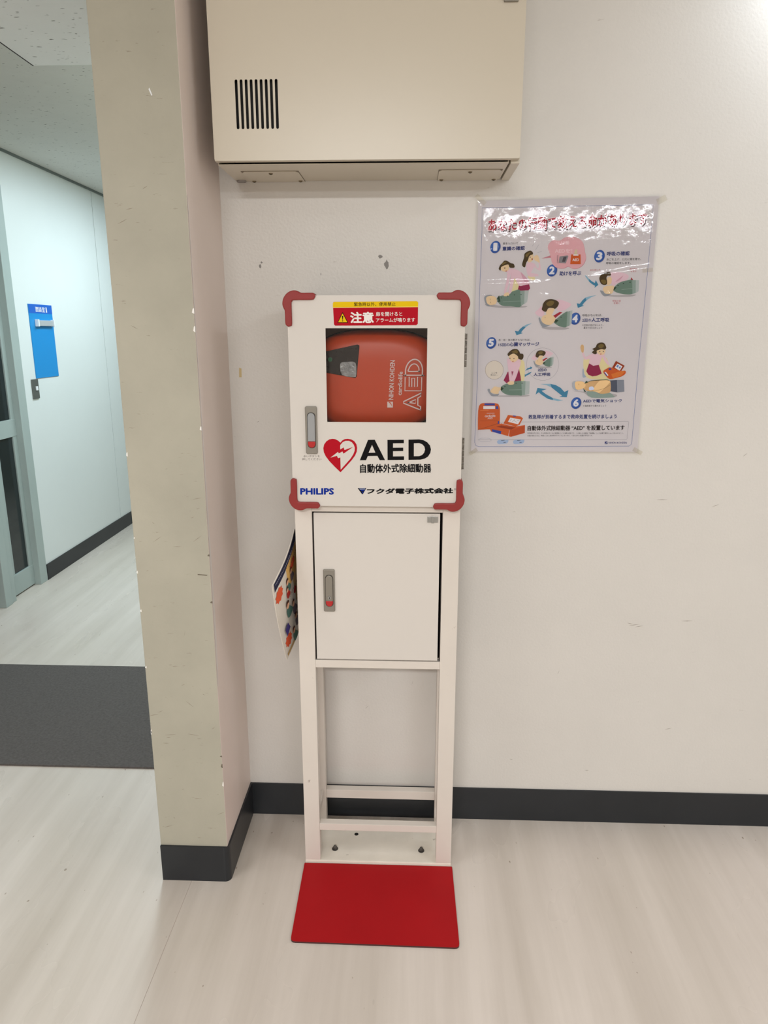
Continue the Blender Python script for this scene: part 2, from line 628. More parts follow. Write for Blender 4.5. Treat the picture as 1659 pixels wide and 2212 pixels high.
bmesh.ops.recalc_face_normals(bm, faces=bm.faces)
obj('baseboard_pillar', bm, M_BASE, kind='structure')
one_box('baseboard_left', (XW, XW + 0.006, 2.035, ROOM_Y1, 0.0, 0.094), M_BASE, kind='structure', bev=0.001)

# paint chips and stains on the wall
def chip(name, pts, m, parent, y=-0.0004):
    bm = bmesh.new()
    prism(bm, pts, y, 0.0)
    return obj(name, bm, m, parent)


def irregular(cx, cz, rx, rz, n=11, seed=1):
    rnd = random.Random(seed)
    return [(cx + rx * math.cos(2 * math.pi * k / n) * rnd.uniform(0.55, 1.1), cz + rz * math.sin(2 * math.pi * k / n) * rnd.uniform(0.55, 1.1)) for k in range(n)]


for i, (cx, cz, rx, rz) in enumerate(((-0.0640, 1.5685, 0.0065, 0.0115), (-0.0795, 1.5868, 0.0075, 0.0045), (-0.3785, 1.5650, 0.0032, 0.0055),
                                      (-0.3745, 1.5740, 0.0030, 0.0028), (-0.2275, 1.5464, 0.0012, 0.0040))):
    chip('paint_chip', irregular(cx, cz, rx, rz, seed=i + 3), M_CHIP, wall_back)
chip('tape_residue', [(-0.4445, 1.294), (-0.438, 1.294), (-0.4375, 1.316), (-0.4435, 1.318)], mat('old_tape', (198, 176, 128), 0.6), wall_back)
bm = bmesh.new()
prism(bm, [(-0.5335, 1.879), (-0.5315, 1.8815), (-0.5265, 1.868), (-0.5285, 1.867)], YP - 0.0005, YP)
obj('paint_chip', bm, M_WHITE, wall_pillar)
bm = bmesh.new()
prism(bm, [(-0.4995, 0.851), (-0.4995, 0.8535), (-0.4760, 0.8515), (-0.4780, 0.8495)], YP - 0.0005, YP)
obj('scuff', bm, mat('scuff_brown', (108, 98, 84), 0.8), wall_pillar)

rf = random.Random(21)
M_FLAKE = mat('bare_flake', (236, 232, 226), 0.7)
M_SCUFF = mat('scuff_grey', (150, 142, 132), 0.8)
for k in range(16):                      # flaked paint along both front edges of the pillar
    zc = rf.uniform(0.12, 1.45)
    hh = rf.uniform(0.003, 0.012)
    right = k % 2 == 0
    x0 = XP1 - rf.uniform(0.002, 0.005) if right else XP0
    x1 = XP1 + 0.0006 if right else XP0 + rf.uniform(0.002, 0.0045)
    bm = bmesh.new()
    prism(bm, [(x0, zc), (x1, zc - hh * 0.3), (x1, zc + hh), (x0 + (x1 - x0) * 0.4, zc + hh * 0.8)], YP - 0.0006, YP)
    obj('paint_flake', bm, M_FLAKE if k % 4 else mat('scuff_brown', (108, 98, 84), 0.8), wall_pillar)
for k in range(26):                      # short scratches on the pillar front
    xc, zc = rf.uniform(XP0 + 0.01, XP1 - 0.01), rf.choice((rf.uniform(0.12, 0.9), rf.uniform(0.12, 1.75)))
    ln, an = rf.uniform(0.006, 0.028), rf.gauss(0.1, 0.5)
    dx, dz = ln / 2 * math.cos(an), ln / 2 * math.sin(an)
    bm = bmesh.new()
    prism(bm, [(xc - dx, zc - dz), (xc, zc - 0.0006), (xc + dx, zc + dz), (xc, zc + 0.0005)], YP - 0.0003, YP)
    obj('scratch', bm, mat('scratch_tone', (140, 130, 114), 0.8), wall_pillar)
for (xc, zc, ln, an) in ((0.618, 0.626, 0.030, 0.12), (0.632, 0.622, 0.022, 0.2), (0.606, 0.630, 0.016, -0.2), (0.760, 0.640, 0.030, 0.05), (0.800, 0.965, 0.020, 0.4),
                         (0.66, 0.98, 0.03, 0.02), (0.42, 0.48, 0.014, 1.2), (0.74, 0.31, 0.018, 0.3), (-0.30, 1.36, 0.010, -0.8), (-0.40, 1.18, 0.008, 0.5), (-0.12, 0.36, 0.014, 0.9),
                         (0.01, 0.44, 0.016, 1.3), (-0.07, 0.52, 0.02, 0.4), (0.30, 0.20, 0.010, 0.2), (0.52, 0.17, 0.012, 0.0), (0.86, 1.10, 0.014, 0.7), (-0.33, 0.78, 0.012, -0.6)):
    dx, dz = ln / 2 * math.cos(an), ln / 2 * math.sin(an)
    bm = bmesh.new()
    prism(bm, [(xc - dx, zc - dz), (xc, zc - 0.0008), (xc + dx, zc + dz), (xc, zc + 0.0006)], -0.0003, 0.0)
    obj('scratch', bm, M_SCUFF, wall_back)

# glazed sliding door with mint frame in the corridor wall
door_1 = one_box('door_1', (XW - 0.055, XW + 0.004, 1.955, 2.032, 0.0, 2.15), M_MINT, kind='structure', bev=0.002)
one_box('frame_post', (XW - 0.06, XW - 0.001, 1.605, 1.700, 0.0, 2.15), M_MINT, door_1, bev=0.002)
one_box('frame_rib', (XW - 0.06, XW + 0.006, 1.590, 1.650, 0.0, 2.15), M_MINT, door_1, bev=0.002)
one_box('frame_head', (XW - 0.06, XW + 0.002, 0.0, 1.955, 2.06, 2.15), M_MINT, door_1, bev=0.002)
one_box('stile', (XW - 0.052, XW - 0.032, 1.918, 1.955, 0.02, 2.06), M_MINT, door_1, bev=0.002)
one_box('stile', (XW - 0.052, XW - 0.032, 1.700, 1.770, 0.02, 2.06), M_MINT, door_1, bev=0.002)
one_box('bottom_rail', (XW - 0.052, XW - 0.030, 1.700, 1.955, 0.008, 0.122), M_MINT, door_1, bev=0.002)
one_box('middle_rail', (XW - 0.052, XW - 0.030, 1.700, 1.955, 0.862, 0.955), M_MINT, door_1, bev=0.002)
one_box('pane', (XW - 0.046, XW - 0.040, 1.770, 1.918, 0.122, 0.862), M_GLASS_DARK, door_1)
one_box('pane', (XW - 0.046, XW - 0.040, 1.770, 1.918, 0.955, 2.06), M_GLASS_DARK, door_1)
one_box('pane', (XW - 0.066, XW - 0.060, 0.0, 1.605, 0.03, 2.06), M_GLASS_DARK, door_1)

# ------------------------------------------------------------------ electrical box above
EX0, EX1, EY, EZ = -0.4285, 0.2245, -0.194, 1.7635
ebox = thing('electrical_box', 'large cream metal electrical box mounted high on the wall', 'electrical box', (-0.1, -0.1, 1.758))
bm = bmesh.new()
bx0, bx1, by0, bz0, bz1 = EX0 + 0.002, 0.2045, -0.172, 1.7595, 2.42
t_ = 0.002
box(bm, bx0, bx1, by0, -0.001, bz0, bz0 + t_)
box(bm, bx0, bx1, by0, -0.001, bz1 - t_, bz1)
box(bm, bx0, bx0 + t_, by0, -0.001, bz0 + t_, bz1 - t_)
box(bm, bx1 - t_, bx1, by0, -0.001, bz0 + t_, bz1 - t_)
obj('box_body', bm, M_EBOX, ebox)
one_box('dark_interior', (bx0 + t_, bx1 - t_, -0.02, -0.018, bz0 + t_, bz1 - t_), M_DARK, ebox)
slots = [rrect(-0.3772 + k * 0.010575, -0.3772 + k * 0.010575 + 0.0060, 1.8250, 1.9200, 0.0029, 4) for k in range(9)]
bm = plate_with_holes(rrect(EX0, EX1, EZ, 2.423, 0.004, 3), slots, EY, EY + 0.0016)
box(bm, EX0, EX1, EY + 0.0016, EY + 0.018, EZ, EZ + 0.0016, bev=0.0006)
box(bm, EX0, EX0 + 0.0016, EY + 0.0016, EY + 0.018, EZ + 0.0016, 2.423)
box(bm, EX1 - 0.0016, EX1, EY + 0.0016, EY + 0.018, EZ + 0.0016, 2.423)
obj('door', bm, M_EBOX, ebox)
one_box('inner_sheet', (EX0 + 0.02, 0.2, EY + 0.014, EY + 0.016, 1.79, 2.0), M_DARK, ebox)
one_box('side_channel', (0.2085, 0.2275, -0.174, -0.001, 1.7575, 2.42), M_EBOX, ebox, bev=0.001)
for (x0, x1) in ((-0.3905, -0.2610), (0.0570, 0.1985)):
    bm = bmesh.new()
    pts = [(x0, -0.0015), (x0, -0.100), (x0 + 0.006, -0.111), (x1 - 0.006, -0.111), (x1, -0.100), (x1, -0.0015)]
    lo = [bm.verts.new((p[0], p[1], 1.7575)) for p in pts]
    hi = [bm.verts.new((p[0], p[1], 1.7595)) for p in pts]
    bm.faces.new(lo)
    bm.faces.new(hi[::-1])
    for i in range(len(pts)):
        j = (i + 1) % len(pts)
        bm.faces.new((lo[i], hi[i], hi[j], lo[j]))
    bmesh.ops.recalc_face_normals(bm, faces=bm.faces)
    cover = obj('cover_plate', bm, M_EBOX, ebox)
    one_box('cover_shadow_line', (x0 - 0.0008, x1 + 0.0008, -0.1118, -0.001, 1.7588, 1.7596), mat('cover_shadow_tone', (120, 108, 92), 0.7), cover)  # dark sheet drawing the shadow line round the cover plate
    for (sx, sy) in (((x0 + x1) / 2, -0.096), (x0 + 0.009, -0.014), (x1 - 0.009, -0.014)):
        bm = bmesh.new()
        cyl(bm, (sx, sy, 1.7563), 0.0036, 0.0052, 0.0024, n=14)
        cyl(bm, (sx, sy, 1.7549), 0.0022, 0.0022, 0.0006, n=8, mi=1)
        obj('screw', bm, [mat('screw_brass', (122, 108, 84), 0.4, metal=0.6), M_DARK], cover)
bm = bmesh.new()
cyl(bm, (-0.4135, -0.010, 1.7580), 0.011, 0.012, 0.003, n=20)
obj('cable_plug', bm, mat('grey_plug', (146, 140, 136), 0.5), ebox)
bm = bmesh.new()
box(bm, 0.1790, 0.2085, EY - 0.006, EY, 2.0525, 2.125, bev=0.002)
latch = obj('door_handle', bm, M_HANDLE, ebox)
one_box('lever', (0.1835, 0.2040, EY - 0.009, EY - 0.006, 2.060, 2.110), M_LEVER, latch, bev=0.001)

# ------------------------------------------------------------------ AED stand with upper glazed cabinet and lower locker
SX0, SX1, SY0, SY1 = -0.277, 0.118, -0.205, -0.032
DX0, DX1, DY, DZ0, DZ1 = -0.2762, 0.1162, -0.225, 1.0090, 1.4844
stand = thing('aed_cabinet_stand', 'cream metal AED cabinet on a four legged stand against the wall', 'AED cabinet', (-0.08, -0.12, 0.0))
LEG = 0.041
for (x0, x1) in ((SX0, SX0 + LEG), (SX1 - LEG, SX1)):
    one_box('leg', (x0, x1, SY0, SY0 + 0.030, 0.008, DZ0), M_STAND, stand, bev=0.0015)
    one_box('leg', (x0, x1, -0.060, SY1, 0.008, DZ0), M_STAND, stand, bev=0.0015)
ix0, ix1 = SX0 + LEG, SX1 - LEG
one_box('crossbar', (ix0, ix1, SY0 + 0.0005, SY0 + 0.021, 0.5835, 0.6040), M_STAND, stand, bev=0.001)
one_box('crossbar', (ix0, ix1, SY0 + 0.0005, SY0 + 0.021, 0.1062, 0.1265), M_STAND, stand, bev=0.001)
one_box('crossbar', (ix0, ix1, -0.058, -0.036, 0.1000, 0.1265), M_STAND, stand, bev=0.001)
for x0 in (SX0 + 0.012, SX1 - 0.034):
    one_box('side_rail', (x0, x0 + 0.022, SY0 + 0.030, -0.060, 0.1062, 0.1265), M_STAND, stand, bev=0.001)
one_box('top_rail', (ix0, ix1, SY0 + 0.0005, SY0 + 0.02, 0.9900, DZ0), M_STAND, stand, bev=0.001)
bm = bmesh.new()
box(bm, SX0 - 0.0005, SX1 + 0.0005, SY0 - 0.001, SY1, 0.0, 0.0120, bev=0.0025)
plate = obj('base_plate', bm, M_PLATE, stand)
for (x, y) in ((-0.2010, -0.1610), (0.0385, -0.1595)):
    bm = bmesh.new()
    cyl(bm, (x, y, 0.0127), 0.0085, 0.0085, 0.0016, n=20)
    cyl(bm, (x, y, 0.0160), 0.0062, 0.0060, 0.005, n=6)
    cyl(bm, (x, y, 0.0205), 0.0050, 0.0036, 0.004, n=14)
    cyl(bm, (x, y, 0.0235), 0.0036, 0.0012, 0.002, n=14)
    obj('anchor_bolt', bm, mat('bolt_steel', (96, 92, 88), 0.4, metal=0.7), stand)
bm = bmesh.new()
cyl(bm, (-0.1461, -0.0990, 0.0122), 0.0058, 0.0058, 0.0006, n=14)
obj('bolt_hole', bm, M_DARK, plate)

# lower locker
bm = bmesh.new()
lx0, lx1, lz0, lz1 = ix0 + 0.0005, ix1 - 0.0005, 0.6045, 0.9895
box(bm, lx0, lx0 + 0.0012, SY0 + 0.004, -0.036, lz0, lz1)
box(bm, lx1 - 0.0012, lx1, SY0 + 0.004, -0.036, lz0, lz1)
box(bm, lx0 + 0.0012, lx1 - 0.0012, SY0 + 0.022, -0.036, lz0, lz0 + 0.0012)
box(bm, lx0 + 0.0012, lx1 - 0.0012, SY0 + 0.022, -0.036, lz1 - 0.0012, lz1)
box(bm, lx0 + 0.0012, lx1 - 0.0012, -0.0375, -0.036, lz0 + 0.0012, lz1 - 0.0012)
obj('locker_body', bm, M_GAP, stand)
one_box('locker_door', (-0.2322, 0.0708, SY0, SY0 + 0.016, 0.6072, 0.9868), M_STEEL_CREAM, stand, bev=0.0012)


def handle(name, x0, x1, z0, z1, y, lever_m, keyhole):
    w, h = x1 - x0, z1 - z0
    bm = bmesh.new()
    prism(bm, rrect(x0, x1, z0, z1, 0.0035), y - 0.0045, y, bev=0.0015)
    hd = obj(name, bm, M_HANDLE, stand)
    a0, a1 = x0 + w * 0.21, x1 - w * 0.17
    b0, b1 = z0 + h * 0.135, z1 - h * 0.135
    bm = bmesh.new()
    prism(bm, rrect(a0 - 0.0012, a1 + 0.0012, b0 - 0.0012, b1 + 0.0012, (a1 - a0) / 2), y - 0.0048, y - 0.0040)
    obj('recess_rim', bm, M_GROOVE, hd)
    rb = (a1 - a0) / 2 - 0.0004
    zs = b0 + h * 0.135
    up = [(a1, zs), (a1, b1 - rb)] + [((a0 + a1) / 2 + rb * math.cos(math.radians(t)), b1 - rb + rb * math.sin(math.radians(t))) for t in range(15, 180, 15)] + [(a0, b1 - rb), (a0, zs)]
    bm = bmesh.new()
    prism(bm, up, y - 0.0078, y - 0.0046, bev=0.001)
    obj('lever', bm, lever_m, hd)
    dn = [(a0, zs - 0.0005), (a0, b0 + rb)] + [((a0 + a1) / 2 - rb * math.cos(math.radians(t)), b0 + rb - rb * math.sin(math.radians(t))) for t in range(15, 180, 15)] + [(a1, b0 + rb), (a1, zs - 0.0005)]
    bm = bmesh.new()
    prism(bm, dn, y - 0.0075, y - 0.0046, bev=0.001)
    obj('push_button', bm, M_BUTTON, hd, label='red push button')
    if keyhole:
        bm = bmesh.new()
        cyl(bm, ((a0 + a1) / 2 + 0.0005, y - 0.0085, zs + 0.0085), 0.0042, 0.0042, 0.0022, axis='y', n=20)
        box(bm, (a0 + a1) / 2 - 0.0002, (a0 + a1) / 2 + 0.0012, y - 0.0098, y - 0.0094, zs + 0.006, zs + 0.0105, mi=1)
        obj('key_cylinder', bm, [M_CHROME, M_DARK], hd)
    return hd


handle('locker_handle', -0.2115, -0.1836, 0.7364, 0.8462, SY0, M_LEVER2, True)
bm = bmesh.new()
box(bm, 0.0405, 0.0655, SY0 - 0.0022, SY0, 0.9660, 0.9805, bev=0.0005)
box(bm, 0.0500, 0.0560, SY0 - 0.0045, SY0 - 0.0022, 0.9650, 0.9815, bev=0.0006)
obj('magnet_catch', bm, M_CHROME, stand)

# upper cabinet shell and glazed door
bm = bmesh.new()
x0, x1, z0, z1, yf, yb = DX0 + 0.002, DX1 - 0.002, DZ0 + 0.0005, DZ1 - 0.001, DY + 0.018, SY1
box(bm, x0, x0 + 0.0012, yf, yb, z0, z1)
box(bm, x1 - 0.0012, x1, yf, yb, z0, z1)
box(bm, x0 + 0.0012, x1 - 0.0012, yf, yb, z0, z0 + 0.0012)
box(bm, x0 + 0.0012, x1 - 0.0012, yf, yb, z1 - 0.0012, z1)
box(bm, x0 + 0.0012, x1 - 0.0012, yb - 0.0012, yb, z0 + 0.0012, z1 - 0.0012)
obj('cabinet_body', bm, M_STEEL_CREAM, stand)
WX0, WX1, WZ0, WZ1 = -0.1922, 0.0336, 1.2068, 1.4145
bm = plate_with_holes(rrect(DX0, DX1, DZ0, DZ1, 0.003, 3), [[(WX0, WZ0), (WX1, WZ0), (WX1, WZ1), (WX0, WZ1)]], DY, DY + 0.0016)
for d in ((DX0, DX0 + 0.0014, DZ0 + 0.003, DZ1 - 0.003), (DX1 - 0.0014, DX1, DZ0 + 0.003, DZ1 - 0.003)):
    box(bm, d[0], d[1], DY + 0.0016, DY + 0.017, d[2], d[3])
for d in ((DZ0, DZ0 + 0.0014), (DZ1 - 0.0014, DZ1)):
    box(bm, DX0 + 0.003, DX1 - 0.003, DY + 0.0016, DY + 0.017, d[0], d[1])
obj('cabinet_door', bm, M_STEEL_CREAM, stand)
one_box('window_pane', (WX0 - 0.012, WX1 + 0.012, DY + 0.0024, DY + 0.0044, WZ0 - 0.012, WZ1 + 0.012), M_PANE, stand)
handle('door_handle', -0.2424, -0.2153, 1.1333, 1.2424, DY, M_LEVER, False)
for (za, zb) in ((1.3300, 1.4035), (1.0980, 1.1715)):
    bm = bmesh.new()
    box(bm, DX1 - 0.001, DX1 + 0.0016, DY + 0.002, DY + 0.022, za, zb, bev=0.0004)
    n = 5
    for k in range(n):
        a = za + (zb - za) * k / n
        cyl(bm, (DX1 + 0.0030, DY + 0.006, a + (zb - za) / n / 2), 0.0030, 0.0030, (zb - za) / n - 0.0012, n=12)
    for k in range(4):
        cyl(bm, (DX1 + 0.0018, DY + 0.015, za + (zb - za) * (0.12 + 0.25 * k)), 0.002, 0.002, 0.0012, axis='x', n=8)
    obj('hinge', bm, mat('worn_hinge', (128, 122, 114), 0.35, metal=0.8, vary=0.6, vscale=260), stand)
guard = [(55, 9.6), (61, 6.5), (63.5, 1.0), (60.5, -4.0), (56, -5.3), (33, -5.3), (27, -7.6), (21.5, -10), (13, -10), (4, -6.5), (-2.5, -1.0),
         (-7, 6.0), (-9.4, 14), (-9.4, 21), (-7, 28), (-4.8, 34), (-4.6, 58), (-2.6, 63.5), (1.8, 66.5), (7, 65), (10.3, 60), (10.3, 19), (12, 13), (17, 10)]
for (cx, cz, sx, sz) in ((DX0, DZ1, 1, -1), (DX1, DZ1, -1, -1), (DX0, DZ0, 1, 1), (DX1, DZ0, -1, 1)):
    pts = smooth_loop([(cx + sx * a / 1000, cz + sz * b_ / 1000) for a, b_ in guard], 3)
    bm = bmesh.new()
    prism(bm, pts, DY - 0.006, DY + 0.030, bev=0.0022)
    obj('corner_guard', bm, M_RED_RUBBER, stand, smooth=False)

# print on the cabinet door
I_BLACK, I_WHITE = ink('black', (16, 14, 16)), ink('white', (236, 230, 224))
I_RED, I_YEL = ink('red', (176, 16, 34)), ink('yellow', (228, 190, 20))
I_DKRED, I_BLUE, I_CREAM = ink('dark_red', (130, 18, 24)), ink('philips_blue', (14, 44, 140)), mat('ink_cream', (211, 204, 196), 0.32, spec=0.45)
I_GREY = ink('grey', (110, 102, 96))


def on_door(p, h):
    x, z = apply_h(H_DOOR, p)
    return Vector((x, DY - 0.0002 - h, z))


def crop(ox, oy, s):
    return lambda pts: [(ox + x / s, oy + y / s) for x, y in pts] if isinstance(pts, list) else (ox + pts[0] / s, oy + pts[1] / s)


C1, C2, C3, C4 = crop(600, 600, 7.541), crop(820, 600, 7.541), crop(610, 860, 7.541), crop(810, 860, 7.541)
CB = crop(590, 610, 3.687)
# caution sticker
p = Print(on_door)
st = [(719, 655), (722, 652), (900, 650.5), (903.5, 653.5), (903, 663.5), (719, 665)]
p.poly([(721.5, 701), (724, 703.5), (899, 702.5), (902.5, 699.5), (903.2, 655), (901, 650.6), (721, 652), (719, 655)][::-1], I_RED)
p.poly(st[::-1], I_YEL)
p.poly([(719.3, 663.6), (903.1, 662.3), (903.1, 663.4), (719.3, 664.9)][::-1], ink('pale_yellow', (238, 214, 120)))
sticker = p.build('caution_sticker', stand, 'red caution sticker with a yellow top band')
p = Print(on_door)
p.h = 6
p.text('緊急時以外、使用禁止', CB((645, 160)), CB((976, 158)), CB((645, 190)), ink('brown_black', (60, 36, 14)), 0.008)
p.text('注意', CB((616, 238)), CB((797, 237)), CB((618, 322)), I_WHITE, 0.035)
p.text('扉を開けると', CB((818, 236)), CB((1028, 234)), CB((819, 270)), I_WHITE, 0.012)
p.text('アラームが鳴ります', CB((819, 284)), CB((1130, 281)), CB((820, 318)), I_WHITE, 0.012)
p.build('lettering', sticker)
p = Print(on_door)
p.h = 6
p.poly([CB((553, 236)), CB((598, 321)), CB((512, 322))], I_BLACK)
p.poly([CB((553, 247)), CB((590, 317)), CB((519, 317))], I_YEL)
p.poly(CB([(548, 267), (559, 267), (556, 298), (551, 298)]), I_BLACK)
p.poly([(CB((554, 307))[0] + 1.3 * math.cos(a * math.pi / 6), CB((554, 307))[1] + 1.3 * math.sin(a * math.pi / 6)) for a in range(12)], I_BLACK)
p.build('warning_triangle', sticker)
# heart emblem
p = Print(on_door)
hl = [(945, 725), (905, 690), (860, 668), (815, 662), (765, 672), (715, 705), (680, 755), (667, 815), (675, 880), (705, 945), (760, 1020), (850, 1115), (947, 1208)]
hr = [(947, 1208), (1040, 1110), (1130, 1010), (1185, 935), (1212, 870), (1218, 810), (1205, 750), (1170, 700), (1120, 672), (1065, 662), (1015, 668), (975, 690), (945, 725)]
p.poly(C3(hl[:-1] + hr[:-1]), I_RED)
inner = [(945, 760), (955, 742), (985, 712), (1030, 694), (1080, 694), (1125, 715), (1160, 755), (1178, 805), (1176, 860), (1155, 915), (1110, 985), (1040, 1065), (950, 1165),
         (945, 975), (910, 978), (890, 940), (785, 968), (905, 872), (918, 898), (940, 865), (945, 830)]
p.poly(C3([(942, 770), (950, 755), (985, 715), (1030, 695), (1085, 695), (1130, 718), (1163, 758), (1178, 805), (1176, 860), (1155, 915), (1110, 985), (1040, 1065), (950, 1165), (946, 1000), (943, 870)]), I_CREAM)
p.poly(C3([(785, 968), (910, 872), (918, 900), (985, 868), (1000, 905), (945, 965), (908, 978), (888, 940)]), I_CREAM)
p.poly(C3([(940, 838), (998, 803), (1012, 845), (1155, 793), (995, 905), (978, 868), (918, 902), (905, 868)]), I_RED)
p.build('heart_emblem', stand, 'red and cream heart emblem with a lightning bolt')
# lettering
p = Print(on_door)
p.poly(C3([(1262, 1012), (1395, 680), (1505, 678), (1672, 1010), (1585, 1010), (1548, 940), (1392, 943), (1362, 1011)]), I_BLACK)
p.poly(C3([(1405, 890), (1460, 762), (1515, 888)]), I_CREAM)
p.poly(C4([(203, 680), (470, 678), (470, 734), (294, 736), (294, 808), (460, 807), (460, 862), (294, 864), (294, 950), (474, 948), (474, 1006), (205, 1008)]), I_BLACK)
p.poly(C4([(546, 676), (720, 672), (790, 685), (850, 718), (895, 770), (912, 835), (900, 895), (865, 950), (810, 985), (740, 1002), (546, 1005)]), I_BLACK)
p.poly(C4([(634, 735), (720, 733), (770, 752), (805, 790), (815, 840), (800, 890), (765, 928), (715, 945), (634, 946)]), I_CREAM)
p.text('自動体外式除細動器', C3((1268, 1076)), C4((912, 1070)), C3((1270, 1216)), I_BLACK, 0.028)
p.build('lettering', stand, 'large black letters AED over a line of Japanese')
p = Print(on_door)
p.text('PHILIPS', C3((297, 1470)), C3((832, 1470)), C3((298, 1568)), I_BLUE, 0.042)
p.build('lettering', stand, 'blue maker name')
p = Print(on_door)
p.poly(C3([(1225, 1465), (1368, 1464), (1312, 1562), (1298, 1566)]), I_BLACK)
p.poly(C3([(1252, 1475), (1352, 1474), (1345, 1487), (1262, 1488)]), ink('pale_blue', (150, 160, 205)))
p.poly(C3([(1272, 1497), (1340, 1496), (1330, 1515), (1285, 1516)]), I_BLUE)
p.poly(C3([(1292, 1527), (1326, 1526), (1308, 1556)]), I_BLUE)
p.text('フクダ電子株式会社', C3((1385, 1476)), C4((1272, 1466)), C3((1378, 1558)), I_BLACK, 0.05)
p.text('®', C4((1288, 1466)), C4((1320, 1466)), C4((1288, 1500)), I_GREY)
p.build('lettering', stand, 'blue triangle and slanted black maker name')
p = Print(on_door)
p.text('赤いボタンを', C3((342, 930)), C3((610, 928)), C3((342, 964)), I_GREY, 0.0)
p.text('押してください', C3((322, 976)), C3((636, 974)), C3((322, 1014)), I_GREY, 0.0)
p.build('lettering', stand, 'small note under the handle')

# ------------------------------------------------------------------ orange AED inside the cabinet
aed = thing('aed_unit', 'orange AED unit lying sideways behind the cabinet window', 'AED', (-0.07, -0.12, 1.19))
AX, AZ, AW, AH = -0.085, 1.296, 0.165, 0.116


def case_outline(s, n=72):
    pts = []
    for k in range(n):
        a = 2 * math.pi * k / n
        c, q = math.cos(a), math.sin(a)
        e = 2 / 2.6
        pts.append((AX + AW * s * math.copysign(abs(c) ** e, c), AZ + AH * s * math.copysign(abs(q) ** (2 / 2.7), q)))
    return pts


def lofted(rings):
    bm = bmesh.new()
    prev = None
    for s, y in rings:
        ring = [bm.verts.new((x, y, z)) for x, z in case_outline(s)]
        if prev:
            for i in range(len(ring)):
                j = (i + 1) % len(ring)
                bm.faces.new((prev[i], prev[j], ring[j], ring[i]))
        else:
            bm.faces.new(ring)
        prev = ring
    bm.faces.new(prev[::-1])
    bmesh.ops.recalc_face_normals(bm, faces=bm.faces)
    return bm


obj('case', lofted([(0.97, -0.070), (1.0, -0.085), (1.0, -0.140), (0.985, -0.158), (0.95, -0.172), (0.88, -0.181), (0.7, -0.1855), (0.4, -0.187)]), M_ORANGE, aed, smooth=True)
obj('rubber_seam', lofted([(1.0, -0.118), (1.022, -0.116), (1.022, -0.130), (1.0, -0.132)]), M_BLACK, aed)
bm = bmesh.new()
prism(bm, [(-0.232, 1.356), (-0.124, 1.3790), (-0.1195, 1.3765), (-0.1265, 1.3070), (-0.1300, 1.3035), (-0.232, 1.322)], -0.1885, -0.176, bev=0.001)
win = obj('pad_window', bm, mat('smoky_window', (38, 28, 27), 0.15, spec=0.5, vary=0.4, vscale=60), aed)
bm = bmesh.new()
prism(bm, smooth_loop([(-0.164, 1.336), (-0.150, 1.340), (-0.129, 1.338), (-0.1275, 1.310), (-0.134, 1.306), (-0.160, 1.311)], 3), -0.1900, -0.188, bev=0.0006)
obj('pad_pouch', bm, mat('silver_pouch', (150, 150, 152), 0.25, metal=0.3, vary=0.35, vscale=90, bump=0.6, bscale=160), win)
bm = bmesh.new()
cyl(bm, (-0.1870, -0.1895, 1.3455), 0.0050, 0.0050, 0.003, axis='y', n=18)
obj('status_lamp', bm, mat('green_lamp', (18, 92, 58), 0.3), win)


def on_case(p, h):
    return Vector((p[0], -0.1885 - h, p[1]))


I_PINK = ink('case_white', (232, 214, 212))
p = Print(on_case)
# lettering runs upwards: text u axis = +z, v axis = +x
p.text('NIHON KOHDEN', (-0.0528, 1.2549), (-0.0492, 1.3436), (-0.0422, 1.2549), I_PINK, 0.016)
p.text('cardiolife', (-0.0328, 1.2650), (-0.0303, 1.3180), (-0.0232, 1.2650), I_PINK, 0.018)
p.poly([(-0.0560, 1.2365), (-0.0430, 1.2365), (-0.0430, 1.2500), (-0.0560, 1.2500)], I_PINK)
p.poly([(-0.0535, 1.2490), (-0.0490, 1.2455), (-0.0445, 1.2380), (-0.0465, 1.2455), (-0.0500, 1.2495)], mat('ink_orange', (214, 84, 34), 0.4))
p.build('lettering', aed, 'white maker name printed along the case')


def outline_letter(pr, pts, w, m):
    pr.ring(pts, w, m)


p = Print(on_case)
# outlined letters A E D stacked upwards, each a double line
ox, oz = -0.0190, 1.2300


def L(pts):
    return [(ox + a * 0.93, oz + b_) for a, b_ in pts]


A1 = L([(0.0425, 0.0), (0.0445, 0.0), (0.0445, 0.0095), (0.0375, 0.0125), (0.0375, 0.0285), (0.0445, 0.0320), (0.0445, 0.0415), (0.0, 0.0215), (0.0, 0.0155)])
p.ring(A1, 0.0027, I_PINK)
p.ring(L([(0.0310, 0.0150), (0.0310, 0.0262), (0.0105, 0.0185), (0.0105, 0.0175)]), 0.0024, I_PINK)
p.ring(L([(0.0030, 0.0440), (0.0455, 0.0440), (0.0465, 0.0760), (0.0360, 0.0760), (0.0360, 0.0545), (0.0290, 0.0545), (0.0290, 0.0740), (0.0195, 0.0740), (0.0195, 0.0545), (0.0130, 0.0545), (0.0130, 0.0760), (0.0030, 0.0760)]), 0.0024, I_PINK)
p.ring(smooth_loop(L([(0.0040, 0.0790), (0.0470, 0.0790), (0.0475, 0.0790), (0.0480, 0.0960), (0.0430, 0.1090), (0.0330, 0.1165), (0.0220, 0.1165), (0.0110, 0.1090), (0.0040, 0.0950), (0.0040, 0.0795)]), 3), 0.0027, I_PINK)
p.ring(smooth_loop(L([(0.0120, 0.0880), (0.0385, 0.0880), (0.0390, 0.0885), (0.0390, 0.0970), (0.0330, 0.1050), (0.0250, 0.1070), (0.0170, 0.1030), (0.0120, 0.0950)]), 3), 0.0024, I_PINK)
p.build('lettering', aed, 'large outlined letters AED')
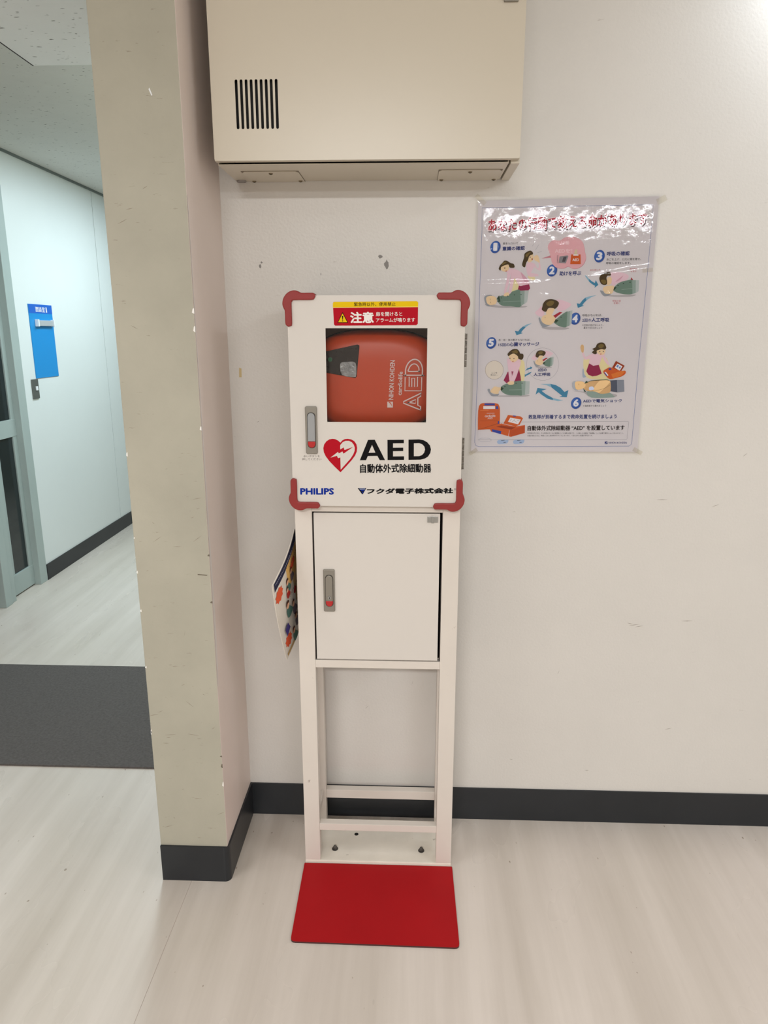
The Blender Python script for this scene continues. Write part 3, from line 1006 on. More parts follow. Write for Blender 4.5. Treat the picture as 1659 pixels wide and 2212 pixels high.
# ------------------------------------------------------------------ red plate on the floor
bm = bmesh.new()
c = [(-0.2795, -0.2085), (0.1215, -0.2075), (0.1250, -0.4700), (-0.2755, -0.4670)]
pts = []
for i, q in enumerate(c):
    q = Vector(q)
    r = 0.012 if i >= 2 else 0.003
    for k in range(5):
        t = k / 4
        a = q + (Vector(c[i - 1]) - q).normalized() * r
        b_ = q + (Vector(c[(i + 1) % 4]) - q).normalized() * r
        pts.append(tuple((a * (1 - t) ** 2 + q * 2 * t * (1 - t) + b_ * t * t)))
lo = [bm.verts.new((x, y, 0.0)) for x, y in pts]
hi = [bm.verts.new((x, y, 0.0045)) for x, y in pts]
f = bm.faces.new(hi)
g = bm.faces.new(lo[::-1])
g.material_index = 1
for i in range(len(pts)):
    j = (i + 1) % len(pts)
    bm.faces.new((lo[i], lo[j], hi[j], hi[i])).material_index = 1
bmesh.ops.recalc_face_normals(bm, faces=bm.faces)
tag(obj('floor_plate', bm, [M_RED_PLATE, M_PLATE_EDGE]), 'flat bright red plate lying on the floor before the stand', 'floor plate')

# ------------------------------------------------------------------ corridor: carpet mat, blue sign, switch plate
bm = bmesh.new()
box(bm, XW + 0.12, XP0 - 0.02, 0.2065, 0.9345, 0.0, 0.007, bev=0.002)
tag(obj('carpet_mat', bm, M_MAT), 'dark grey textured carpet mat on the corridor floor', 'mat')

sign = thing('room_sign', 'blue room sign with a silver slider on the pale corridor wall', 'sign', (XW, 2.3, 1.158))
one_box('panel', (XW, XW + 0.004, 2.168, 2.4305, 1.158, 1.566), M_BLUE, sign, bev=0.0006)
one_box('name_band', (XW + 0.004, XW + 0.0046, 2.1685, 2.4300, 1.5165, 1.5655), M_BLUE2, sign)
bm = bmesh.new()
box(bm, XW + 0.004, XW + 0.022, 2.232, 2.400, 1.4470, 1.4790, bev=0.004)
slider = obj('slider', bm, mat('silver_slider', (206, 210, 214), 0.3, metal=0.4), sign)
one_box('slider_end', (XW + 0.0042, XW + 0.026, 2.220, 2.232, 1.4440, 1.4830), M_WHITE, slider, bev=0.002)
one_box('slider_end', (XW + 0.0042, XW + 0.026, 2.400, 2.412, 1.4440, 1.4830), M_WHITE, slider, bev=0.002)


def on_sign(p, h):
    return Vector((XW + 0.0048 + h, p[0], p[1]))


p = Print(on_sign)
p.text('面談室', (2.240, 1.5535), (2.345, 1.5525), (2.242, 1.5245), I_WHITE, 0.008)
p.text('1', (2.358, 1.5525), (2.368, 1.5520), (2.359, 1.5240), I_WHITE, 0.008)
p.build('lettering', sign, 'white room name on the band')

sw = thing('switch_plate', 'small grey switch plate with a white button below the blue sign', 'switch plate', (XW, 2.14, 1.047))
one_box('plate', (XW, XW + 0.008, 2.1086, 2.1750, 1.0474, 1.1556), mat('switch_grey', (104, 106, 102), 0.4, metal=0.4), sw, bev=0.002)
one_box('button', (XW + 0.008, XW + 0.013, 2.1370, 2.1580, 1.0930, 1.1160), M_WHITE, sw, bev=0.002)

# ------------------------------------------------------------------ first-aid poster on the wall
poster = thing('first_aid_poster', 'laminated first aid poster with drawn rescue steps beside the cabinet', 'poster', (0.36, 0.0, 1.106))


def on_wall(p, h):
    x, z = apply_h(H_SHEET, p)
    return Vector((x, -0.0016 - h, z))


sheet_c = [(1033, 434), (1424, 424), (1376, 976), (1017, 975)]
bm = bmesh.new()
prism(bm, [apply_h(H_SHEET, q) for q in sheet_c], -0.0015, -0.0001)
obj('sheet', bm, M_PAPER, poster)
K2, K3 = crop(1000, 400, 3.607), crop(1000, 690, 3.607)
T7, T8 = crop(1040, 440, 8.295), crop(1230, 440, 8.295)
R1, R2, R3, R4 = crop(1030, 620, 8.295), crop(1210, 620, 8.295), crop(1015, 800, 8.295), crop(1200, 800, 8.295)
I_NAVY, I_TXT = ink('navy', (38, 52, 120)), ink('text', (40, 36, 44))
I_LINE = ink('border_blue', (110, 126, 176))
I_BALL, I_BALL2 = ink('badge_blue', (44, 86, 164)), ink('badge_light', (110, 146, 206))
I_PAPER = ink('paper_white', (240, 238, 240))
I_HAIR, I_HAIR2, I_SKIN, I_SKIN2 = ink('hair', (78, 60, 30)), ink('hair_light', (128, 106, 54)), ink('skin', (240, 214, 176)), ink('skin_shade', (224, 186, 136))
I_PK, I_PK2, I_SKIRT = ink('blouse', (236, 206, 216)), ink('blouse_shade', (220, 174, 190)), ink('skirt', (160, 36, 84))
I_GRN, I_GRN2, I_GRN3, I_GRND = ink('jacket', (120, 146, 132)), ink('jacket_fade', (158, 176, 168)), ink('jacket_fade2', (192, 200, 198)), ink('jacket_dark', (50, 74, 58))
I_GH, I_YL, I_ARR, I_ARR2 = ink('grey_hair', (160, 164, 172)), ink('pale_glow', (236, 224, 176)), ink('arrow', (70, 142, 176)), ink('arrow_fade', (150, 190, 210))
I_OR, I_OR2, I_HB = ink('device_orange', (214, 100, 40)), ink('device_dark', (164, 62, 24)), ink('handle_blue', (54, 74, 170))
I_SHADE, I_BUB, I_BUB2 = ink('soft_shadow', (190, 184, 186)), ink('bubble', (234, 184, 190)), ink('bubble_edge', (206, 140, 150))
I_JEAN, I_JEAN2 = ink('trousers', (92, 98, 116)), ink('trousers_fade', (150, 154, 166))
I_RTX = ink('red_text', (196, 84, 96))
I_HEAD, I_HEADW, I_HEADS = ink('headline_red', (196, 40, 60)), ink('headline_white', (244, 232, 232)), ink('headline_shadow', (120, 104, 108))

# border
p = Print(on_wall)
border = [(1041, 449), (1226, 445.3), (1411, 442.4), (1404, 530), (1395.7, 620), (1378, 800), (1365, 953), (1363, 960.5), (1358, 964), (1196, 965), (1034, 965), (1027.5, 962.5), (1025, 955), (1030.5, 825), (1036, 620), (1040.5, 503)]
p.ring(border, 0.8, I_LINE)
p.build('border_line', poster)
# headline
p = Print(on_wall)
hd = 'あなたの行動で救える命があります'
a, b_, c_ = K2((192, 262)), K2((1438, 208)), K2((192, 366))
p.text(hd, (a[0] + 1.6, a[1] + 2.4), (b_[0] + 1.6, b_[1] + 2.4), (c_[0] + 1.6, c_[1] + 2.4), I_HEADS, 0.05)
p.text(hd, a, b_, c_, I_HEADW, 0.05)
a, b_, c_ = K2((198, 266)), K2((1432, 213)), K2((198, 361))
p.text(hd, a, b_, c_, I_HEAD, 0.022)
p.build('headline', poster, 'red headline outlined in white')


def badge(center, rx, ry, s, tr, num_rect):
    p = Print(on_wall)
    cx, cy = tr(center)
    sc = (tr((1, 0))[0] - tr((0, 0))[0])
    rx, ry = rx * sc, ry * sc
    ell = lambda ax, ay, dx=0, dy=0: [(cx + dx + ax * math.cos(t * math.pi / 16) - 0.12 * ay * math.sin(t * math.pi / 16), cy + dy + ay * math.sin(t * math.pi / 16)) for t in range(32)]
    p.poly(ell(rx, ry, 0.8, 0.8), I_SHADE)
    p.poly(ell(rx, ry), I_BALL)
    p.poly(ell(rx * 0.82, ry * 0.80, -rx * 0.1, -ry * 0.1), ink('badge_mid', (66, 110, 186)))
    k = 0.45 if s == '1' else 1.0
    p.text(s, (cx - rx * 0.38 * k, cy - ry * 0.60), (cx + rx * 0.50 * k, cy - ry * 0.60), (cx - rx * 0.52 * k, cy + ry * 0.55), I_PAPER, 0.05)
    p.build('number_badge', poster)


badge((248, 778), 92, 110, '1', T7, None)
badge((1262, 1198), 92, 108, '2', T7, None)
badge((535, 942), 94, 112, '3', T8, None)
badge((267, 567), 92, 108, '4', R2, None)
badge((257, 1002), 90, 104, '5', R1, None)
badge((366, 585), 92, 104, '6', R4, None)


def caption(lines):
    p = Print(on_wall)
    for (s, tr, x0, y0, x1, y1, h, m, bold) in lines:
        a, b_ = tr((x0, y0)), tr((x1, y1))
        c_ = tr((x0, y0 + h))
        p.text(s, a, b_, (c_[0] - 0.03 * (c_[1] - a[1]), c_[1]), m, bold)
    p.build('caption', poster)


caption([('肩をたたいて', T7, 384, 695, 655, 688, 42, I_TXT, 0.006), ('意識の確認', T7, 378, 772, 774, 760, 72, I_NAVY, 0.03)])
caption([('助けを呼ぶ', K2, 752, 672, 920, 668, 34, I_NAVY, 0.03)])
caption([('呼吸の確認', T8, 672, 862, 1075, 852, 76, I_NAVY, 0.03), ('あごを上げ、口元に頬を寄せ、', T8, 664, 978, 1280, 970, 44, I_TXT, 0.006),
         ('呼吸の確認をします。', T8, 656, 1046, 1096, 1040, 42, I_TXT, 0.006)])
caption([('息を感じる', T8, 364, 1178, 550, 1170, 28, I_RTX, 0.0)])
caption([('胸の動き', T8, 1078, 1156, 1218, 1150, 26, I_RTX, 0.0), ('を見る', T8, 1094, 1202, 1198, 1198, 28, I_RTX, 0.0)])
caption([('呼吸の音', R2, 936, 232, 1084, 230, 36, I_RTX, 0.0), ('を聞く', R2, 956, 274, 1062, 272, 34, I_RTX, 0.0)])
caption([('呼吸がなければ、', R2, 398, 486, 748, 482, 44, I_TXT, 0.006), ('2回の', R2, 394, 568, 552, 566, 58, I_NAVY, 0.02), ('人工呼吸', R2, 562, 552, 876, 550, 74, I_NAVY, 0.03),
         ('＊空気が逃げないよう、', R2, 392, 666, 770, 662, 36, I_TXT, 0.0), ('鼻をつまみましょう', R2, 418, 714, 750, 712, 36, I_TXT, 0.0)])
caption([('息・咳・体の動きもなければ、', R1, 388, 930, 958, 926, 38, I_TXT, 0.006), ('15回の', R1, 388, 1008, 585, 1006, 56, I_NAVY, 0.02),
         ('心臓マッサージ', R1, 590, 992, 1112, 988, 70, I_NAVY, 0.03)])
caption([('AEDで電気ショック', R4, 492, 518, 1186, 510, 62, I_NAVY, 0.024), ('＊傷病者から離れましょう', R4, 490, 618, 904, 614, 34, I_TXT, 0.0)])
caption([('救急隊が到着するまで救命処置を続けましょう', K3, 510, 742, 1197, 738, 33, I_NAVY, 0.024)])
caption([('自動体外式除細動器 “AED” を設置しています', K3, 504, 828, 1258, 823, 38, ink('title_black', (40, 26, 28)), 0.03)])
caption([('突然倒れ死に至る、その原因の多くは心室細動という心臓の病気です。この唯一の治療は「除細動」という装置で電気ショックをかけること。', K3, 502, 880, 1250, 880, 12, I_TXT, 0.0),
         ('処置が遅れるほど、時間とともに救命率が下がってしまいます。一刻もはやい処置が不可欠です。', K3, 502, 899, 1010, 898, 12, I_TXT, 0.0)])
# maker mark
p = Print(on_wall)
p.poly(R4([(880, 1275), (930, 1275), (930, 1320), (880, 1320)]), I_NAVY)
p.poly(R4([(888, 1312), (905, 1296), (928, 1280), (915, 1300), (898, 1312)]), I_PAPER)
p.text('NIHON KOHDEN', R4((948, 1280)), R4((1275, 1280)), R4((946, 1312)), I_NAVY, 0.01)
p.build('maker_mark', poster)
# framed note box
p = Print(on_wall)
p.ring(K3([(470, 797), (1285, 793), (1290, 797), (1291, 802), (1278, 928), (1274, 934), (1268, 936), (116, 937), (116, 860), (300, 800)]), 0.45, ink('thin_grey', (150, 144, 156)))
p.build('note_frame', poster)


def arrow(pts, tr, fade=None):
    p = Print(on_wall)
    p.poly(tr(pts), I_ARR)
    if fade:
        p.poly(tr(fade), I_ARR2)
    p.build('arrow', poster)


arrow([(300, 1290), (345, 1345), (400, 1392), (452, 1422), (470, 1370), (516, 1456), (446, 1510), (456, 1472), (400, 1440), (350, 1398)], T8, [(270, 1282), (300, 1290), (345, 1345), (350, 1398), (310, 1345)])
arrow([(560, 158), (450, 190), (395, 240), (350, 300), (295, 292), (315, 375), (425, 335), (395, 325), (420, 290), (470, 240)], R2, [(560, 158), (650, 148), (560, 180), (470, 240), (450, 190)])
arrow([(900, 668), (820, 710), (770, 755), (740, 795), (680, 785), (710, 865), (820, 825), (790, 815), (820, 775), (875, 720)], R1, [(900, 668), (985, 650), (930, 680), (875, 720), (820, 710)])
arrow([(680, 502), (720, 510), (760, 532), (790, 565), (821, 550), (808, 606), (750, 603), (772, 595), (740, 570), (690, 530)], K3, [(600, 503), (680, 502), (690, 530), (650, 512)])
arrow([(700, 628), (660, 618), (610, 585), (590, 567), (565, 586), (580, 533), (652, 543), (612, 556), (645, 582), (700, 612)], K3, [(700, 628), (700, 612), (780, 630), (740, 636)])
arrow([(862, 1508), (900, 1458), (955, 1440), (960, 1424), (992, 1440), (966, 1478), (960, 1464), (905, 1482)], R1)
arrow([(985, 1518), (930, 1535), (872, 1570), (858, 1560), (845, 1588), (866, 1612), (872, 1596), (945, 1560)], R1)

# 1: helper leaning over a lying man
p = Print(on_wall)
p.blob(R1([(170, 300), (500, 345), (880, 340), (820, 370), (450, 375), (200, 345)]), I_SHADE)
p.blob(T7([(560, 1330), (680, 1460), (650, 1570), (520, 1570)]), I_YL)
p.poly(T7([(668, 1470), (770, 1462), (850, 1430), (870, 1520), (838, 1556), (645, 1562)]), I_SKIRT)
p.poly(smooth_loop(R1([(355, 215), (400, 170), (470, 150), (540, 165), (600, 110), (650, 75), (780, 65), (800, 340), (600, 345), (470, 338), (400, 300)])), I_GRN)
p.poly(R1([(775, 66), (860, 62), (850, 300), (790, 338)]), I_GRN2)
p.poly(R1([(855, 62), (930, 60), (900, 270), (845, 310)]), I_GRN3)
p.line(R1((470, 265)), R1((800, 250)), 0.9, I_GRN2)
p.blob(T7([(460, 1200), (522, 1200), (505, 1330), (475, 1480), (432, 1600), (400, 1590), (432, 1450), (455, 1320)]), I_PK)
p.blob(T7([(470, 1190), (510, 1162), (590, 1170), (680, 1210), (770, 1290), (848, 1395), (862, 1438), (780, 1455), (672, 1470), (590, 1330), (500, 1260)]), I_PK)
p.blob(T7([(700, 1230), (790, 1315), (845, 1395), (770, 1400)]), I_PK2)
p.blob(T7([(530, 1220), (592, 1230), (582, 1350), (562, 1480), (522, 1605), (478, 1595), (510, 1450)]), I_PK)
p.line(T7((535, 1240)), T7((508, 1460)), 0.4, I_PK2)
p.blob(T7([(345, 1140), (400, 1110), (475, 1092), (492, 1120), (482, 1190), (440, 1218), (400, 1215), (362, 1200)]), I_SKIN)
p.blob(T7([(308, 1165), (330, 1108), (375, 1060), (405, 1025), (445, 1022), (490, 1045), (525, 1068), (575, 1080), (592, 1140), (540, 1152), (500, 1140), (480, 1092), (430, 1100), (380, 1120), (350, 1142), (340, 1200), (318, 1185)]), I_HAIR)
p.blob(T7([(360, 1080), (410, 1045), (450, 1050), (420, 1075), (375, 1100)]), I_HAIR2)
p.poly(T7([(400, 1150), (425, 1145), (428, 1160), (410, 1165)]), I_TXT)
p.poly(T7([(425, 1205), (455, 1200), (450, 1216), (432, 1216)]), I_RTX)
p.blob(R1([(478, 160), (500, 115), (556, 95), (580, 140), (545, 165)]), I_SKIN)
p.blob(R1([(130, 195), (160, 155), (240, 143), (270, 160), (190, 200), (190, 280), (230, 335), (190, 342), (150, 280)]), I_GH)
p.blob(R1([(168, 190), (240, 158), (330, 180), (356, 240), (330, 308), (230, 322), (178, 280)]), I_SKIN)
p.line(R1((232, 205)), R1((240, 235)), 0.5, I_TXT)
p.line(R1((240, 265)), R1((248, 292)), 0.5, I_TXT)
p.poly(R1([(358, 202), (398, 150), (418, 262), (356, 266), (392, 236)]), I_GRND)
for q in ((440, 195), (550, 160), (672, 142), (790, 135)):
    p.poly(R1([(q[0] - 9, q[1] - 6), (q[0] + 9, q[1] - 6), (q[0] + 9, q[1] + 7), (q[0] - 9, q[1] + 7)]), I_GRND)
p.build('illustration', poster, 'woman leaning over a lying man')

# 2: calling helper
p = Print(on_wall)
p.blob(T7([(830, 1300), (940, 1310), (960, 1360), (900, 1372), (850, 1340)]), I_YL)
p.blob(T7([(800, 1100), (860, 1045), (920, 1065), (962, 1092), (905, 1200), (892, 1240), (1000, 1262), (1020, 1295), (985, 1302), (880, 1312), (820, 1262)]), I_PK)
p.blob(T7([(955, 1090), (1005, 1165), (1030, 1100), (1000, 1010), (1040, 1040), (1062, 1170), (1035, 1198), (960, 1150), (940, 1110)]), I_PK)
p.blob(T7([(940, 950), (1000, 920), (1030, 980), (1040, 1060), (1000, 1040), (950, 1010)]), I_SKIN)
p.blob(T7([(850, 940), (912, 900), (928, 930), (925, 1000), (890, 1040), (840, 1048), (822, 1010)]), I_SKIN)
p.blob(T7([(770, 900), (820, 860), (880, 842), (922, 882), (912, 912), (880, 920), (852, 950), (832, 1010), (802, 1060), (776, 1142), (735, 1120), (728, 1075), (760, 970)]), I_HAIR)
p.blob(T7([(790, 920), (840, 880), (880, 870), (850, 910), (810, 960)]), I_HAIR2)
p.poly(T7([(862, 950), (874, 948), (876, 972), (865, 974)]), I_TXT)
p.blob(T7([(895, 985), (918, 985), (912, 1008), (898, 1008)]), I_OR2)
for q in (((930, 720), (912, 765)), ((1025, 735), (965, 830)), ((1000, 880), (1080, 855))):
    p.line(T7(q[0]), T7(q[1]), 0.4, I_GH)
p.build('illustration', poster, 'woman calling out')

# bubble with telephone and AED bag
p = Print(on_wall)
cloud = [(660, 480), (695, 432), (755, 432), (800, 405), (870, 405), (925, 435), (942, 478), (948, 515), (957, 565), (940, 612), (900, 645), (855, 650), (818, 634), (780, 648), (722, 640), (692, 602), (682, 552)]
p.poly(K2([(610, 572), (690, 545), (690, 566)]), I_BUB2)
p.blob(K2([(x + 2, y + 3) for x, y in cloud]), I_BUB2)
p.blob(K2(cloud), I_BUB)
p.text('119番', K2((745, 435)), K2((830, 435)), K2((745, 465)), ink('bubble_text', (244, 214, 218)), 0.01)
p.text('AEDを！', K2((716, 496)), K2((850, 496)), K2((716, 528)), ink('bubble_text', (244, 214, 218)), 0.02)
p.poly(K2([(752, 556), (815, 548), (820, 556), (800, 610), (744, 606)]), ink('phone_grey', (150, 146, 150)))
p.poly(K2([(782, 560), (808, 557), (794, 598), (770, 598)]), ink('phone_dark', (86, 82, 90)))
p.ring(K2([(733, 548), (742, 545), (738, 590), (742, 612), (732, 606)]), 0.5, I_TXT)
p.poly(K2([(842, 540), (915, 540), (916, 616), (834, 616)]), I_OR)
p.poly(K2([(862, 545), (872, 505), (886, 500), (892, 545)]), ink('strap_cream', (222, 208, 176)))
p.poly(K2([(858, 540), (898, 540), (898, 550), (858, 550)]), I_PAPER)
p.text('AED', K2((852, 572)), K2((902, 572)), K2((852, 592)), I_PAPER, 0.03)
p.build('illustration', poster, 'pink bubble with telephone and orange bag')

# 3: checking breath
p = Print(on_wall)
p.blob(T8([(590, 1640), (850, 1640), (1180, 1630), (1080, 1668), (800, 1668)]), I_SHADE)
p.blob(T8([(730, 1240), (850, 1230), (980, 1245), (1060, 1300), (1000, 1385), (850, 1425), (780, 1485), (735, 1400), (735, 1300)]), I_PK)
p.blob(T8([(820, 1400), (900, 1330), (960, 1290), (900, 1370)]), I_PK2)
p.poly(T8([(1088, 1378), (1105, 1320), (1146, 1378)]), ink('red_cloth', (178, 40, 58)))
p.blob(T8([(780, 1550), (812, 1482), (900, 1412), (1030, 1375), (1130, 1370), (1140, 1500), (1130, 1612), (1000, 1625), (870, 1600), (820, 1580)]), I_GRN)
p.poly(T8([(1120, 1372), (1190, 1370), (1185, 1600), (1125, 1618)]), I_GRN2)
p.poly(T8([(1185, 1370), (1245, 1372), (1235, 1570), (1182, 1602)]), I_GRN3)
p.line(T8((930, 1540)), T8((1150, 1518)), 1.0, I_GRN2)
p.blob(T8([(545, 1555), (600, 1570), (640, 1615), (745, 1612), (690, 1650), (620, 1658), (570, 1612)]), I_GH)
p.blob(T8([(600, 1512), (650, 1478), (760, 1470), (800, 1490), (785, 1560), (750, 1612), (650, 1612), (610, 1570)]), I_SKIN)
p.blob(T8([(670, 1340), (722, 1308), (755, 1350), (742, 1430), (692, 1462), (658, 1430)]), I_SKIN)
p.blob(T8([(532, 1345), (550, 1290), (600, 1250), (660, 1240), (675, 1224), (722, 1230), (740, 1272), (722, 1292), (682, 1292), (660, 1330), (672, 1400), (665, 1442), (620, 1458), (560, 1430)]), I_HAIR)
p.blob(T8([(560, 1380), (600, 1360), (650, 1380), (650, 1430), (600, 1440)]), I_HAIR2)
p.poly(T8([(780, 1556), (800, 1495), (842, 1500), (806, 1540)]), I_GRND)
for q in ((866, 1466), (964, 1430), (1082, 1408)):
    p.poly(T8([(q[0] - 12, q[1] - 6), (q[0] + 12, q[1] - 8), (q[0] + 8, q[1] + 8), (q[0] - 10, q[1] + 8)]), I_GRND)
p.build('illustration', poster, 'woman listening for breath')


# 4: mouth to mouth, also repeated small in a circle
def mouth_to_mouth(p, tr):
    p.blob(tr([(1160, 720), (1300, 715), (1640, 730), (1560, 765), (1250, 760)]), I_SHADE)
    p.blob(tr([(1042, 462), (1100, 400), (1165, 340), (1205, 440), (1185, 520), (1100, 518)]), I_PK)
    p.blob(tr([(1400, 240), (1500, 230), (1640, 280), (1690, 320), (1610, 390), (1520, 430), (1440, 420), (1450, 300)]), I_PK)
    p.poly(tr([(1366, 515), (1480, 448), (1532, 452), (1402, 556)]), ink('red_cloth', (178, 40, 58)))
    p.blob(tr([(1380, 630), (1440, 560), (1540, 480), (1630, 440), (1640, 560), (1610, 712), (1500, 712), (1420, 670)]), I_GRN)
    p.poly(tr([(1620, 444), (1675, 425), (1660, 690), (1605, 712)]), I_GRN2)
    p.poly(tr([(1670, 426), (1710, 418), (1695, 640), (1656, 694)]), I_GRN3)
    p.blob(tr([(1105, 568), (1128, 548), (1160, 620), (1230, 668), (1310, 680), (1260, 705), (1190, 726), (1140, 672)]), I_GH)
    p.blob(tr([(1180, 520), (1260, 492), (1340, 498), (1405, 560), (1390, 622), (1300, 682), (1195, 652), (1155, 592)]), I_SKIN)
    p.blob(tr([(1240, 440), (1290, 388), (1395, 378), (1362, 460), (1340, 492), (1252, 494)]), I_SKIN)
    p.blob(tr([(1168, 372), (1190, 290), (1250, 230), (1340, 218), (1420, 240), (1468, 282), (1450, 342), (1400, 392), (1360, 378), (1282, 380), (1240, 442), (1190, 432), (1162, 402)]), I_HAIR)
    p.blob(tr([(1240, 300), (1300, 250), (1380, 260), (1360, 320), (1290, 345)]), I_HAIR2)
    p.poly(tr([(1380, 632), (1410, 575), (1462, 598), (1420, 640)]), I_GRND)
    p.poly(tr([(1495, 535), (1518, 535), (1515, 550), (1496, 550)]), I_GRND)
    p.line(tr((1215, 535)), tr((1228, 555)), 0.5, I_TXT)


p = Print(on_wall)
mouth_to_mouth(p, R1)
p.build('illustration', poster, 'woman giving mouth to mouth')
p = Print(on_wall)
circ = [R1((1178 + 290 * math.cos(t * math.pi / 24), 1382 + 292 * math.sin(t * math.pi / 24))) for t in range(48)]
p.ring(circ, 0.4, ink('thin_grey', (150, 144, 156)))


def small(pts):
    f = lambda q: R1((1050 + (q[0] - 1165) * 0.6, 1135 + (q[1] - 220) * 0.58))
    return [f(q) for q in pts] if isinstance(pts, list) else f(pts)


mouth_to_mouth(p, small)
p.text('2回の', R1((1092, 1458)), R1((1250, 1456)), R1((1092, 1510)), I_NAVY, 0.02)
p.text('人工呼吸', R1((1016, 1538)), R1((1318, 1534)), R1((1014, 1596)), I_NAVY, 0.024)
p.build('illustration', poster, 'circle with a small mouth to mouth drawing')

# 5: heart massage
p = Print(on_wall)
circ = [R1((313 + 165 * math.cos(t * math.pi / 20), 1487 + 168 * math.sin(t * math.pi / 20))) for t in range(40)]
p.poly(circ, ink('circle_cream', (232, 222, 210)))
p.ring(circ, 0.5, ink('circle_brown', (140, 118, 104)))
p.text('ここを', R1((262, 1522)), R1((362, 1522)), R1((262, 1550)), I_TXT, 0.01)
p.text('中心に…', R1((246, 1562)), R1((380, 1562)), R1((246, 1588)), I_TXT, 0.01)
p.build('illustration', poster, 'cream circle with a note')
p = Print(on_wall)
p.blob(R3([(380, 455), (600, 448), (1040, 440), (980, 472), (560, 472)]), I_SHADE)
p.blob(R1([(760, 1320), (840, 1330), (860, 1500), (840, 1680), (780, 1690), (760, 1500)]), I_YL)
p.poly(R1([(552, 1520), (620, 1495), (660, 1500), (752, 1455), (782, 1600), (792, 1690), (640, 1705), (530, 1722), (478, 1672)]), I_SKIRT)
p.blob(R3([(550, 305), (600, 262), (680, 230), (800, 200), (930, 192), (950, 320), (940, 442), (850, 446), (680, 440), (582, 392), (562, 362)]), I_GRN)
p.poly(R3([(920, 192), (1000, 190), (990, 441), (930, 444)]), I_GRN2)
p.poly(R3([(995, 190), (1070, 195), (1062, 420), (985, 442)]), I_GRN3)
p.line(R3((700, 350)), R3((960, 345)), 1.0, I_GRN2)
p.blob(R3([(314, 345), (350, 330), (372, 390), (430, 428), (525, 418), (490, 456), (400, 462), (340, 402)]), I_GH)
p.blob(R3([(378, 350), (440, 288), (500, 300), (570, 312), (556, 345), (520, 372), (505, 420), (420, 412), (368, 384)]), I_SKIN)
p.poly(R3([(548, 340), (560, 292), (606, 322), (560, 368)]), I_GRND)
p.blob(R1([(545, 1285), (600, 1300), (640, 1345), (740, 1290), (782, 1322), (772, 1420), (692, 1502), (640, 1512), (600, 1492), (552, 1400)]), I_PK)
p.blob(R1([(545, 1310), (600, 1330), (618, 1500), (632, 1690), (588, 1702), (562, 1500)]), I_PK)
p.blob(R1([(780, 1322), (720, 1340), (662, 1500), (602, 1690), (660, 1702), (722, 1560), (772, 1402)]), I_PK)
p.line(R1((650, 1500)), R1((612, 1640)), 0.4, I_PK2)
p.blob(R3([(668, 225), (710, 196), (782, 200), (785, 245), (735, 258), (690, 252)]), I_SKIN)
p.blob(R1([(570, 1225), (612, 1198), (682, 1193), (738, 1250), (736, 1290), (692, 1332), (640, 1348), (592, 1302)]), I_SKIN)
p.blob(R1([(548, 1202), (590, 1150), (650, 1113), (722, 1115), (762, 1160), (775, 1190), (828, 1202), (832, 1262), (800, 1302), (742, 1282), (732, 1240), (662, 1192), (602, 1212), (568, 1238)]), I_HAIR)
p.blob(R1([(620, 1160), (690, 1130), (730, 1150), (720, 1190), (660, 1180)]), I_HAIR2)
for q in ((592, 1275), (662, 1282)):
    p.poly(R1([(q[0] - 7, q[1] - 9), (q[0] + 7, q[1] - 9), (q[0] + 7, q[1] + 9), (q[0] - 7, q[1] + 9)]), I_TXT)
p.poly(R1([(632, 1328), (658, 1326), (652, 1340), (638, 1340)]), I_RTX)
for q in ((625, 288), (825, 230), (932, 228)):
    p.poly(R3([(q[0] - 10, q[1] - 7), (q[0] + 10, q[1] - 7), (q[0] + 8, q[1] + 8), (q[0] - 8, q[1] + 8)]), I_GRND)
p.build('illustration', poster, 'woman pressing on the chest of a lying man')

# 6: electric shock
p = Print(on_wall)
p.blob(R4([(310, 370), (500, 400), (640, 480), (1040, 480), (1080, 430), (800, 400)]), I_SHADE)
p.blob(R2([(420, 1290), (560, 1300), (800, 1250), (880, 1420), (860, 1560), (940, 1650), (560, 1650), (440, 1560)]), I_YL)
p.blob(R2([(390, 1185), (420, 1170), (452, 1250), (560, 1200), (545, 1270), (452, 1302), (412, 1252)]), I_PK)
p.blob(R2([(360, 1080), (385, 1030), (422, 1060), (416, 1165), (382, 1165)]), I_SKIN2)
p.blob(R2([(752, 1220), (800, 1165), (802, 1250), (880, 1378), (845, 1392), (772, 1292)]), I_PK)
p.blob(R2([(560, 1200), (672, 1195), (752, 1222), (722, 1320), (690, 1402), (600, 1412), (515, 1372), (532, 1290)]), I_PK)
p.poly(R2([(515, 1368), (590, 1410), (688, 1394), (742, 1550), (652, 1590), (572, 1600), (502, 1570), (465, 1510)]), I_SKIRT)
p.blob(R2([(650, 1140), (722, 1112), (802, 1120), (802, 1170), (772, 1212), (722, 1218), (670, 1190)]), I_SKIN)
p.blob(R2([(570, 1110), (630, 1080), (660, 1020), (722, 994), (782, 1005), (812, 1050), (822, 1092), (790, 1122), (742, 1110), (692, 1125), (652, 1142), (652, 1192), (612, 1202), (568, 1170), (602, 1132)]), I_HAIR)
p.blob(R2([(680, 1050), (730, 1020), (780, 1040), (760, 1085), (700, 1095)]), I_HAIR2)
for q in ((706, 1158), (768, 1155)):
    p.poly(R2([(q[0] - 10, q[1] - 7), (q[0] + 10, q[1] - 8), (q[0] + 8, q[1] + 8), (q[0] - 6, q[1] + 8)]), I_TXT)
p.poly(R2([(712, 1195), (738, 1193), (730, 1208), (716, 1208)]), I_RTX)
p.blob(R2([(400, 1470), (420, 1480), (425, 1560), (460, 1600), (440, 1618), (400, 1610)]), ink('shoe_blue', (176, 190, 206)))
p.poly(R2([(928, 1442), (995, 1325), (1152, 1410), (1078, 1522)]), I_OR2)
